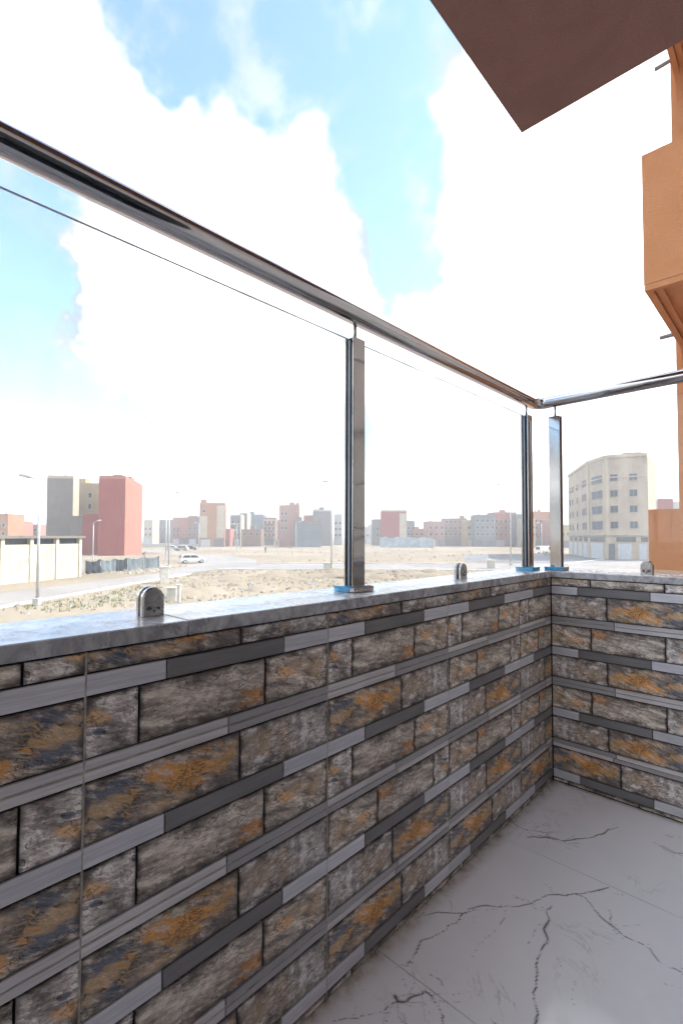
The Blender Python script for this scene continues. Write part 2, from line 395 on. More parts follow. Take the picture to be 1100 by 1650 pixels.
VEINS = [
 (1.0,.0022,[(-0.008,-0.475),(0.079,-0.494),(0.141,-0.458)]),
 (1.0,.0030,[(0.094,-0.542),(0.150,-0.49),(0.205,-0.469),(0.279,-0.372),(0.339,-0.212)]),
 (.9,.0020,[(0.12,-0.50),(0.162,-0.483),(0.227,-0.464),(.26,-.44)]),
 (1.0,.0024,[(0.012,-1.189),(0.107,-1.068),(0.174,-0.968),(0.236,-0.898),(0.271,-0.805),(0.336,-0.734),(0.385,-0.668),(0.411,-0.623)]),
 (.95,.0020,[(0.128,-1.027),(0.108,-1.07),(0.101,-1.17),(0.073,-1.245),(0.086,-1.32),(0.092,-1.344)]),
 (1.0,.0027,[(0.336,-0.734),(0.364,-0.728),(0.401,-0.759),(0.436,-0.786),(0.495,-0.812),(0.596,-0.843),(0.655,-0.846),(.74,-.87)]),
 (1.0,.0036,[(.300,-.84),(0.314,-0.901),(0.344,-1.001),(0.364,-1.122),(0.378,-1.185),(0.415,-1.262),(.44,-1.34)]),
 (.9,.0024,[(0.47,-.23),(0.502,-0.239),(0.538,-0.25),(0.564,-0.23),(.66,-.22)]),
 (.8,.0016,[(0.49,-0.143),(0.521,-0.141)]),
 (1.0,.006,[(0.121,-1.441),(0.135,-1.449)]),
 (1.0,.0040,[(0.135,-1.449),(0.155,-1.41),(0.171,-1.375),(0.191,-1.375)]),
 (.8,.0020,[(0.05,-1.60),(0.07,-1.568),(0.10,-1.53),(0.13,-1.455)]),
 (.9,.0020,[(0.181,-1.372),(0.24,-1.40),(.27,-1.47),(.29,-1.55)]),
 (.7,.0015,[(0.623,-0.915),(0.656,-0.903)]),
 (.6,.0012,[(0.439,-0.73),(0.464,-0.793),(0.488,-0.819)]),
 (.5,.0012,[(0.23,-0.754),(0.265,-0.762),(0.281,-0.779)]),
 (.5,.0012,[(0.062,-.01),(0.124,-0.031),(0.208,-0.132)]),
 (.45,.0010,[(0.20,-0.95),(0.215,-1.04),(0.20,-1.14),(.21,-1.2)]),
 (.45,.0010,[(0.36,-1.0),(0.40,-1.05),(0.45,-1.08),(.47,-1.15)]),
 (.8,.0025,[(.9,-.2),(.95,-.5),(1.08,-.62),(1.2,-.9),(1.22,-1.3)]), (.8,.0025,[(.8,-1.5),(.95,-1.7),(1.0,-2.0),(1.2,-2.3)]),
 (.8,.0025,[(.1,-1.9),(.3,-2.05),(.4,-2.3),(.65,-2.45)]),
]
def segdist(P, a, b):
    ab = b-a; tt = np.clip(((P-a)@ab)/(ab@ab), 0, 1); return np.linalg.norm(P-(a+tt[:,None]*ab), axis=1)
rng = np.random.default_rng(5)
VL = []
for a, w, pl in VEINS:
    pts = [np.array(p) for p in pl]
    for _ in range(3):      # midpoint displacement so the veins wander
        out = [pts[0]]
        for p, q in zip(pts, pts[1:]):
            l = np.linalg.norm(q-p); mid = (p+q)/2 + rng.normal(0, .07*l, 2); out += [mid, q]
        pts = out
    VL.append((a, w, np.array(pts)))
    if w >= .002:
        for _ in range(4):
            k = int(rng.integers(1, len(pts)-1)); p = pts[k]; dv = pts[k+1]-pts[k-1]; dv = dv/np.linalg.norm(dv)
            an = rng.choice((-1, 1))*rng.uniform(.35, 1.0); dv = np.array([dv[0]*math.cos(an)-dv[1]*math.sin(an), dv[0]*math.sin(an)+dv[1]*math.cos(an)])
            br_ = [p]
            for q in range(int(rng.integers(4, 9))):
                an = rng.normal(0, .35); dv = np.array([dv[0]*math.cos(an)-dv[1]*math.sin(an), dv[0]*math.sin(an)+dv[1]*math.cos(an)])
                br_.append(br_[-1]+dv*rng.uniform(.010, .022))
            VL.append((a*rng.uniform(.35,.75), rng.uniform(.0009,.0015), np.array(br_)))
floor = tag(link('balcony_floor', None), kind='structure')
mb = MB(); mb.box(-.005, 1.349, -3.6, .004, -.20, -.009); mb.build('slab', plain('dark_floor_grout', (.07,.058,.05), .9), floor)
def floor_tile(x0, x1, y0, y1):
    dx = .004 if x0 < .7 and y1 > -1.8 else .012
    nx = max(2, int((x1-x0)/dx)); ny = max(2, int((y1-y0)/dx))
    X, Y = np.meshgrid(np.linspace(x0, x1, nx+1), np.linspace(y0, y1, ny+1)); P = np.stack([X.ravel(), Y.ravel()], 1)
    vein = np.zeros(len(P))
    for a, w, pts in VL:
        if pts[:,0].max() < x0-.05 or pts[:,0].min() > x1+.05 or pts[:,1].max() < y0-.05 or pts[:,1].min() > y1+.05: continue
        dmin = np.full(len(P), 9.); ph = rng.uniform(0, 9)
        for i in range(len(pts)-1): dmin = np.minimum(dmin, segdist(P, pts[i], pts[i+1]))
        ww = .8*w*(.65+.55*np.sin(P[:,0]*37+ph)*np.cos(P[:,1]*29+ph))
        ww = np.maximum(ww, w*.3)
        vein = np.maximum(vein, a*np.clip(1.25-dmin/(ww*1.25), 0, 1))
        vein = np.maximum(vein, .12*a*np.clip(1-dmin/(ww*4), 0, 1))
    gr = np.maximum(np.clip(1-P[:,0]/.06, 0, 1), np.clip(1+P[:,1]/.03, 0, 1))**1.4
    me = bpy.data.meshes.new('floor_tile')
    i = np.arange(ny)[:,None]*(nx+1)+np.arange(nx)[None,:]
    quads = np.stack([i, i+1, i+nx+2, i+nx+1], -1).reshape(-1, 4)
    V = np.column_stack([P, np.zeros(len(P))])
    # side skirt
    ring = np.concatenate([np.arange(nx+1), np.arange(1,ny+1)*(nx+1)+nx, ny*(nx+1)+np.arange(nx-1,-1,-1), np.arange(ny-1,0,-1)*(nx+1)])
    lo = V[ring].copy(); lo[:,2] = -.008; n0 = len(V); m_ = len(ring)
    k = np.arange(m_); sk = np.stack([ring, n0+k, n0+(k+1)%m_, ring[(k+1)%m_]], -1)
    me.from_pydata(np.vstack([V, lo]).tolist(), [], np.vstack([quads, sk]).tolist())
    for nm, arr in (('vein', np.concatenate([vein, np.zeros(m_)])), ('grime', np.concatenate([gr, gr[ring]]))):
        at = me.attributes.new(nm, 'FLOAT', 'POINT'); at.data.foreach_set('value', arr.astype(np.float32))
    me.materials.append(M_floor); link('floor_tile', me, floor)
ys = [-3.598, -2.862, -2.112, -1.362, -.612, .003]; xs = [-.0055, .7445, 1.348]
for a in range(2):
    for c in range(5): floor_tile(xs[a]+.0012, xs[a+1]-.0012, ys[c]+.0013, ys[c+1]-.0013)

# ------------------------------------------------------------------ parapet walls
CB = .995; H = 1.025
def piece_mesh(typ, u0, u1, v0, v1, D=.006, b=.0013):
    key = (typ, round(u0,4), round(u1,4), round(v0,4), round(v1,4))
    if key in PIECE: return PIECE[key]
    g = .0024 if typ in WD else .0015
    a0, a1, c0, c1 = u0+g, u1-g, v0+g, v1-g
    mbb = MB()
    mbb.add([(a0,0,c0),(a1,0,c0),(a1,0,c1),(a0,0,c1),
             (a0,-D+b,c0),(a1,-D+b,c0),(a1,-D+b,c1),(a0,-D+b,c1),
             (a0+b,-D,c0+b),(a1-b,-D,c0+b),(a1-b,-D,c1-b),(a0+b,-D,c1-b)],
            [(0,1,5,4),(1,2,6,5),(2,3,7,6),(3,0,4,7),(4,5,9,8),(5,6,10,9),(6,7,11,10),(7,4,8,11),(8,9,10,11),(0,3,2,1)])
    nm = 'strip' if typ in ('light','light2','mid','dark') else 'stone'
    me = mbb.mesh(nm, MS[typ]); PIECE[key] = me; return me
ROWS = [(0, SH/2, [('light2',0,.49),('mid',.49,1)]),            # (from tile bottom, rows upward) unflipped
        (SH/2, SH/2+RH, [('small',0,.16),('big',.16,.655),('medium',.655,1)]),
        (SH/2+RH, SH*1.5+RH, [('light',0,.25),('dark',.25,.75),('light',.75,1)]),
        (SH*1.5+RH, SH*1.5+2*RH, [('orange',0,.54),('grey',.54,1)]),
        (SH*1.5+2*RH, SH*2+2*RH, [('light2',0,.49),('mid',.49,1)])]
TH = SH*2+2*RH
def lay_tile(wall, place, U0, V0, flip, umin, umax, vmin, vmax):
    for z0, z1, items in ROWS:
        for typ, f0, f1 in items:
            a0, a1, c0, c1 = f0*TW, f1*TW, z0, z1
            if flip: a0, a1, c0, c1 = TW-a1, TW-a0, TH-c1, TH-c0
            if a0 < .001: a0 = -.0004
            if a1 > TW-.001: a1 = TW+.0004
            cu, cv = U0+(a0+a1)/2, V0+(c0+c1)/2
            lu0, lu1 = max(U0+a0, umin)-cu, min(U0+a1, umax)-cu
            lv0, lv1 = max(V0+c0, vmin)-cv, min(V0+c1, vmax)-cv
            if lu1-lu0 < .006 or lv1-lv0 < .004: continue
            if flip: lu0, lu1, lv0, lv1 = -lu1, -lu0, -lv1, -lv0
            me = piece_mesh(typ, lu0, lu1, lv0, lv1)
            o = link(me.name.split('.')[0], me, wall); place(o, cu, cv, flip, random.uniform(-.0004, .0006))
def place_left(o, u, v, flip, dz):
    o.matrix_local = Matrix.Translation((-.006+dz, u, v)) @ Matrix.Rotation(rad(90), 4, 'Z') @ (Matrix.Rotation(math.pi, 4, 'Y') if flip else Matrix.Identity(4))
def place_right(o, u, v, flip, dz):
    o.matrix_local = Matrix.Translation((u, .006-dz, v)) @ (Matrix.Rotation(math.pi, 4, 'Y') if flip else Matrix.Identity(4))
J0 = -.3707; ZB = [.785, .487, .189, -.109]
wallL = tag(link('parapet_wall', None), 'long balcony parapet clad in stone-look tiles with grey marble top, on the left', 'parapet wall')
wallR = tag(link('parapet_wall', None), 'short parapet at the balcony end, stone-look tiles, meeting the long one at the corner', 'parapet wall')
mb = MB(); mb.box(-.215, -.0062, -3.6, .225, -.2, CB-.002, 0); mb.build('core', [M_dark], wallL)
mb = MB(); mb.box(-.0058, 1.349, .0062, .225, -.2, CB-.002, 0); mb.build('core', [M_dark], wallR)
mb = MB(); mb.box(-.235, -.2155, -3.6, .245, -3.4, CB-.003, 0); mb.build('outer_render', [M_orange], wallL)
mb = MB(); mb.box(-.2145, 1.349, .2255, .245, -3.4, CB-.003, 0); mb.build('outer_render', [M_orange], wallR)
flipsL = {-1:(0,1,1,0), 0:(0,1,1,0), 1:(0,0,1,0), 2:(0,0,0,0), 3:(1,1,1,1), 4:(0,0,1,0), 5:(1,0,0,0)}
for k, fl in flipsL.items():
    for r in range(4):
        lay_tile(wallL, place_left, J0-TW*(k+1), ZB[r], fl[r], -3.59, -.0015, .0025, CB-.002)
    if k < 5:
        mb = MB(); mb.box(-.0008, .0008, -.0016, .0052, .002, CB-.003); 
        g = mb.build('grout_line', M_joint, wallL); g.matrix_local = Matrix.Translation((-.0062, J0-TW*(k+1), 0)) @ Matrix.Rotation(rad(-90), 4, 'Z') @ Matrix.Scale(2.1, 4, (1,0,0))
flipsR = [(1,1,1,0), (1,1,1,0), (0,1,1,1)]
for k, fl in enumerate(flipsR):
    for r in range(4):
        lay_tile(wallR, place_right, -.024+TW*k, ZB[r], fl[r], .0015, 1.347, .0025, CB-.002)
    if k:
        mb = MB(); mb.box(-.0016, .0016, .0012, .008, .002, CB-.003); g = mb.build('grout_line', M_joint, wallR); g.location = (-.024+TW*k, 0, 0)
# thin bed joints between the tiles
for z in ZB[:3]:
    mb = MB(); mb.box(-.007, -.0014, -3.59, -.003, z-.0009, z+.0009); mb.build('bed_joint', M_joint, wallL)
    mb = MB(); mb.box(.003, 1.347, .0014, .007, z-.0009, z+.0009); mb.build('bed_joint', M_joint, wallR)
# marble coping slabs
yj = [-3.6, -2.75, -1.977, -1.459, -.64, -.0]
for a, c in zip(yj, yj[1:]):
    mb = MB(); mb.bevbox(-.228, .004, a+.0006, c-.0006 if c < 0 else .228, CB, H, .0025); mb.build('coping_slab', M_coping, wallL)
for a, c in ((.0052, .62), (.62, 1.348)):
    mb = MB(); mb.bevbox(a+.0006, c-.0006, -.004, .228, CB, H, .0025); mb.build('coping_slab', M_coping, wallR)

# ------------------------------------------------------------------ railing
RX = -.11; RZ = 1.905; GT = 1.818
rail = tag(link('balcony_railing', None), 'stainless steel railing with clear glass panels and a round handrail on the parapet', 'railing')
pts = [(RX, -3.6, RZ)] + [(RX, y, RZ) for y in np.linspace(-3.3, -.06, 24)]
pts1 = pts + [(RX, .045, RZ)]
arc = [(RX+.06*(1-math.cos(a)), .05+.06*math.sin(a), RZ) for a in np.linspace(0, math.pi/2, 17)]
path = pts + [(RX, .045, RZ)] + arc[1:] + [(RX+.075, .11, RZ+.0005)] + [(x, .11, RZ+(x+.05)*.018) for x in np.linspace(.02, 1.349, 12)]
mb = MB(); mb.tube(path, .030, 32); mb.build('handrail', M_rail, rail, True)
def glass_panel(x0, x1, y0, y1, z0, z1, zt1=None):
    mb = MB(); mb.box(x0, x1, y0, y1, z0, z1)
    if zt1:
        mb.v = [(x,y,(zt1 if (z == z1 and x == x1) else z)) for x,y,z in mb.v]
    w = min(x1-x0, y1-y0)
    me = mb.mesh('glass_panel', [M_glass, M_glassedge])
    for p in me.polygons:
        big = p.area > .3
        p.material_index = 0 if big else 1
    link('glass_panel', me, rail)
def post(x, y, axis):
    """sandwich post: two steel flats with a dark rubber core; axis = normal of the glass"""
    p = link('post', None, rail); p.location = (x, y, H); p.rotation_euler.z = 0 if axis == 'x' else rad(-90)
    for a, c in ((.0125, .0195), (-.0195, -.0125)):
        mb = MB(); mb.bevbox(a, c, -.028, .028, .016, .800, .0015); mb.build('flat_bar', M_steel, p)
    mb = MB(); mb.box(-.0124, .0124, -.0265, .0265, .018, .797); mb.build('rubber_core', M_gasket, p)
    mb = MB(); mb.tube([(0,0,.797),(0,0,RZ-H-.02)], .0055, 12); mb.build('stem', M_steel, p, True)
    mb = MB(); mb.bevbox(-.042, .042, -.046, .046, .0005, .016, .002); mb.build('base_plate', M_steel, p)
    mb = MB(); mb.box(-.0435, .0435 if axis != 'x' or y > -1 else .02, -.0475, -.0463, .001, .0172)
    mb.box(-.0435, .030 if axis=='x' and y < -1 else .0435, -.0475, .047, .0163, .0175)
    if axis != 'x' or y > -1: mb.box(.0423, .0435, -.0463, .047, .001, .0162)
    mb.build('protective_film', M_film, p)
    if y < -1:
        for z, h_, dy in ((.095,.010,0), (.158,.012,.004), (.196,.008,-.003), (.33,.006,.006), (.722,.009,.002)):
            mb = MB(); mb.add([(.0198,-.027,z),(.0198,.026,z+dy),(.0198,.026,z+dy+h_),(.0198,.0,z+h_*1.25),(.0198,-.027,z+h_)], [(0,1,2,3,4)]); mb.add([(.0203,-.027,z),(.0203,.026,z+dy),(.0203,.026,z+dy+h_),(.0203,.0,z+h_*1.25),(.0203,-.027,z+h_)], [(0,1,2,3,4)]); mb.build('film_remnant', M_remnant, p)
    return p
post(RX, -1.345, 'x'); post(RX, -.012, 'x'); post(-.008, .11, 'y')
post(RX, -2.80, 'x')
glass_panel(RX-.004, RX+.004, -1.318, -.042, H+.012, GT)
glass_panel(RX-.004, RX+.004, -2.772, -1.372, H+.012, GT)
glass_panel(RX-.004, RX+.004, -3.59, -2.828, H+.012, GT)
glass_panel(.022, 1.347, .106, .114, H+.012, GT+.010, GT+.035)
def clamp(loc, rz):
    c = link('glass_clamp', None, rail); c.location = loc; c.rotation_euler.z = rz
    def plate(x0, x1, w, h, b):
        n = 14; prof = [(-w, 0), (w, 0)] + [(w*math.cos(a), h-w+w*math.sin(a)) for a in np.linspace(0, math.pi, n)]
        m_ = MB(); k = len(prof)
        sh = lambda q, e: [(y*(1-e/w), max(e*.3, z*(1-e/h)) if z > 0 else 0) for y, z in q]
        pi_ = sh(prof, b)
        vs = [(x0,y,z) for y,z in prof]+[(x1-b,y,z) for y,z in prof]+[(x1,y,z) for y,z in pi_]
        fs = [list(range(k))[::-1]]+[(i,(i+1)%k,(i+1)%k+k,i+k) for i in range(k)]+[(i+k,(i+1)%k+k,(i+1)%k+2*k,i+2*k) for i in range(k)]+[list(range(2*k,3*k))]
        m_.add(vs, fs); return m_
    plate(.0055, .0175, .0245, .062, .003).build('front_jaw', M_clamp, c)
    o = plate(.0055, .0175, .0245, .062, .003).build('back_jaw', M_clamp, c); o.rotation_euler.z = math.pi
    for yy in (-.011, .0, .011):
        zz = .016 if yy else .011
        mb = MB(); mb.tube([(.0170, yy, zz), (.0182, yy, zz)], .0062 if yy else .004, 6 if yy else 10); sck = mb.build('screw', M_steel, c)
        mb = MB(); mb.tube([(.0178, yy, zz), (.0186, yy, zz)], .0026, 8); mb.build('socket', M_screw, sck)
    for a, q in ((.0042, .0054), (-.0054, -.0042)):
        mb = MB(); mb.box(a, q, -.022, .022, .001, .052); mb.build('rubber_pad', plain('white_pad', (.6,.6,.62), .6), c)
for y in (-2.005, -.69, -3.3): clamp((RX, y, H+.0005), 0)
clamp((.395, .11, H+.0005), rad(-90))

# ------------------------------------------------------------------ own house: facade behind and the slab overhead
house = thing('apartment_house', (0,0,0), 0, 'dark brown underside of the balcony above, overhead at the top right', 'house')
mb = MB(); mb.box(1.35, 9.0, -9.0, 7.5, GZ, 11.5); mb.build('wall', M_facade, house)
SO = 3.15
mb = MB(); mb.box(-.028, 1.349, -6.0, -.232, SO, SO+.22); mb.build('upper_balcony_slab', M_soffit, house)
M_alu = plain('dark_aluminium', (.06,.055,.05), .35, .6)
M_darkglass = plain('dark_door_glass', (.015,.017,.02), .06)
dr = mb = MB()
mb.box(1.322, 1.3495, -3.1, -3.03, .0, 2.25); mb.box(1.322, 1.3495, -1.37, -1.30, .0, 2.25); mb.box(1.322, 1.3495, -3.03, -1.37, 2.18, 2.25); mb.box(1.324, 1.3495, -2.23, -2.17, .0, 2.18)
do = mb.build('door_frame', M_alu, house)
mb = MB(); mb.box(1.335, 1.3492, -3.029, -2.231, .002, 2.179); mb.build('door_pane', M_darkglass, do)
mb = MB(); mb.box(1.335, 1.3492, -2.169, -1.371, .002, 2.179); mb.build('door_pane', M_darkglass, do)

# ------------------------------------------------------------------ neighbouring house with projecting balconies
nb = thing('neighbouring_house', (0,0,0), 0, 'orange rendered neighbouring house with boxy projecting balconies and drain spouts, at right edge', 'house')
mb = MB(); mb.box(-.02, 1.345, 3.70, 7.4, GZ, 9.6); mb.build('pier_wall', M_orange, nb)
def nb_box(z0, z1, recess=True):
    mb = MB(); mb.box(.03, 1.348, 2.0, 3.699, z0, z1); b_ = mb.build('balcony_box', M_orange, nb)
    if recess:
        for ins, dz in ((.0, .035), (.055, .0)):
            a = .03+ins+.004; y0 = 2.0+ins+.004
            w = .05; zt = z0 - (0 if ins == 0 else 0.0); zb = z0-.05+(.022 if ins else 0)
            mb = MB()
            mb.box(a, 1.347, y0, y0+w, zb, zt-.001); mb.box(a, a+w, y0+w+.001, 3.698, zb, zt-.001)
            mb.build('moulding', M_orange, b_)
        # cove where the underside meets the pier
        n = 8; prof = [(3.698, z0-.30)] + [(3.698-.30*(1-math.cos(a)), z0-.30+.30*math.sin(a)) for a in np.linspace(0, math.pi/2, n)] + [(3.698, z0-.001)]
        mb = MB(); k = len(prof); x0, x1 = .035, 1.347
        mb.add([(x0,y,z) for y,z in prof]+[(x1,y,z) for y,z in prof], [list(range(k)), list(range(k,2*k))[::-1]]+[(i,i+k,(i+1)%k+k,(i+1)%k) for i in range(k)])
        mb.build('cove', M_orange, b_)
        mb = MB(); mb.tube([(.34, 3.45, z0+.06), (-.12, 3.45, z0+.045)], .02, 10); mb.build('drain_spout', plain('grey_pipe', (.22,.22,.22), .6), b_)
nb_box(3.235, 4.31); nb_box(6.14, 7.21)
nb_box(.335, 1.415)
mb = MB(); mb.box(.005, 1.347, 1.975, 1.999, .915, .94); mb.build('ledge', plain('pale_ledge', (.62,.45,.33), .8), nb)

# ------------------------------------------------------------------ ground, roads
def ground_mat():
    m, t, b = mat('dry_sandy_ground'); co = objco(t)
    a = noise(t, co, .045, 6, .6, .5); c = noise(t, co, .6, 6, .65); f = noise(t, co, 6, 5, .6)
    col = mixc(t, smooth(t, a, .35, .65), (.20,.165,.126), (.265,.223,.176))
    col = mixc(t, smooth(t, c, .55, .85), col, (.155,.12,.085))
    col = mixc(t, math_(t, 'MULTIPLY', smooth(t, f, .5, .8), .4), col, (.31,.28,.24))
    gr = math_(t, 'MULTIPLY', smooth(t, noise(t, mapping(t, co, loc=(20,4,0)), .08, 5, .6), .55, .70), .35)
    col = mixc(t, gr, col, (.13,.13,.06))
    L(t, col, b.inputs['Base Color']); b.inputs['Roughness'].default_value = .95; b.inputs['Specular IOR Level'].default_value = .1
    bump(t, b, math_(t, 'ADD', c, math_(t, 'MULTIPLY', f, .3)), .8, .12); return m
M_ground = ground_mat()
def asphalt_mat(name, lo, hi):
    m, t, b = mat(name); co = objco(t)
    a = noise(t, co, .12, 6, .6, .4); f = noise(t, co, 5, 6, .6)
    col = mixc(t, smooth(t, math_(t, 'ADD', math_(t,'MULTIPLY',a,.7), math_(t,'MULTIPLY',f,.3)), .38, .62), lo, hi)
    L(t, col, b.inputs['Base Color']); b.inputs['Roughness'].default_value = .85
    bump(t, b, f, .3, .02); return m
M_road = asphalt_mat('dusty_asphalt', (.17,.157,.152), (.235,.215,.203))
M_road2 = asphalt_mat('blue_grey_asphalt', (.10,.108,.12), (.15,.155,.165))
M_street = asphalt_mat('dusty_pink_paving', (.20,.165,.15), (.27,.23,.21))
def sheet(name, poly, z, m):
    mb = MB(); vs = [sd(s, d, z) for s, d in poly]; mb.add(vs, [list(range(len(vs)))])
    o = mb.build(name, m); tag(o, kind='structure'); return o
# ground: gently uneven sheet out to the horizon
def ground():
    ss = np.concatenate([np.linspace(-2500,-160,12), np.linspace(-150,150,121), np.linspace(160,2500,12)])
    dd = np.concatenate([np.linspace(-400,-10,8), np.linspace(0,240,97), np.linspace(260,3000,14)])
    S, D = np.meshgrid(ss, dd)
    Z = .0*S
    hum = .22*np.sin(S*.21+1.3*np.sin(D*.13))*np.sin(D*.19+.9*np.sin(S*.11)) + .12*np.sin(S*.53+D*.31)
    Z = np.where((np.abs(S) < 148) & (D > 95) & (D < 235), np.minimum(0, hum)*.6-.02, -.02)
    vs = [sd(s, d, z) for s, d, z in zip(S.ravel(), D.ravel(), Z.ravel())]
    nx = len(ss); fs = [(j*nx+i, j*nx+i+1, (j+1)*nx+i+1, (j+1)*nx+i) for j in range(len(dd)-1) for i in range(nx-1)]
    mb = MB(); mb.add(vs, fs); o = mb.build('ground', M_ground, None, True); tag(o, kind='structure')
ground()
sheet('road', [(-33,10),(-24.5,10),(-21.8,31),(-18.5,58),(-17,66),(30,66),(46,72),(60,84),(62,92),(36,83),(20,80),(-14,80),(-16,92),(-24,108),(-42,130),(-80,172),(-86,166),(-50,128),(-32,105),(-24,88),(-22.2,59),(-26.9,38.3)], .012, M_road)
sheet('road', [(22,86),(36,84),(62,93),(62,118),(48,128),(30,121)], .016, M_road2)
# our street, between the house and the far kerb
mb = MB(); mb.box(-28, -.3, -70, 140, GZ-.1, GZ+.008); tag(mb.build('street', M_street), kind='structure')
mb = MB(); mb.box(-28.25, -28.0, -70, 140, GZ-.1, GZ+.13); tag(mb.build('kerb', plain('white_kerb', (.48,.46,.43), .8, var=.2, scale=.6)), kind='structure')
# kerb line along the far road
def kerb_line(p, q, w=.25, h=.12):
    a, b = sd(*p), sd(*q); dv = (b-a); n = Vector((-dv.y, dv.x, 0)).normalized()*w/2
    mb = MB(); mb.prism([(v.x, v.y) for v in (a-n, b-n, b+n, a+n)], GZ-.05, GZ+h); tag(mb.build('kerb', bpy.data.materials['white_kerb']), kind='structure')
kerb_line((-14,80.6),(20,80.6)); kerb_line((-16.5,65.6),(30,65.6)); kerb_line((-24,9),(-21.4,31)); kerb_line((-21.4,31),(-17.9,58))

# ------------------------------------------------------------------ buildings of the town
M_win = plain('window_glass', (.05,.058,.068), .12, var=.3)
M_winb = plain('sky_window_glass', (.05,.062,.08), .5, var=.3)
M_frame = plain('window_frame', (.55,.53,.50), .6)
M_shut = plain('metal_shutter', (.36,.38,.40), .5, var=.15)
M_shutd = plain('dark_shutter', (.10,.11,.12), .5, var=.2)
M_pole = plain('galvanised_pole', (.42,.42,.42), .5, .3)
M_conc = plain('pale_concrete', (.42,.40,.36), .9, var=.15, bmp=.2, bscale=8)
WC = {}
def wallmat(name, c, streak=.35):
    if name not in WC: WC[name] = plain(name, c, .92, var=.10, scale=.35, bmp=.2, bscale=8, spec=.15, streak=streak)
    return WC[name]
C_ = dict(orange=(.52,.27,.15), pink=(.52,.31,.25), red=(.40,.115,.095), cream=(.66,.56,.43), grey=(.30,.29,.285), brown=(.33,.245,.19),
          tan=(.60,.45,.26), white=(.62,.60,.56), brick=(.38,.24,.18), bluegrey=(.27,.30,.33), salmon=(.55,.24,.18), beige=(.60,.50,.40), concrete=(.29,.255,.225))
def W_(k): return wallmat('render_'+k, tuple(x*.60 for x in C_[k]))
WMESH = {}
def wmesh(w, h, m):
    k = (w, h, m.name)
    if k not in WMESH:
        mb = MB(); mb.box(-w/2, w/2, -.05, .0, 0, h, 1)
        f = .07
        for a in ((-w/2-f, -w/2, -f, h+f), (w/2, w/2+f, -f, h+f)): mb.box(a[0], a[1], -.09, 0, a[2], a[3], 0)
        mb.box(-w/2, w/2, -.09, 0, h, h+f, 0); mb.box(-w/2-.1, w/2+.1, -.16, 0, -f-.02, -.001, 0)
        WMESH[k] = mb.mesh('window', [M_frame, m])
    return WMESH[k]
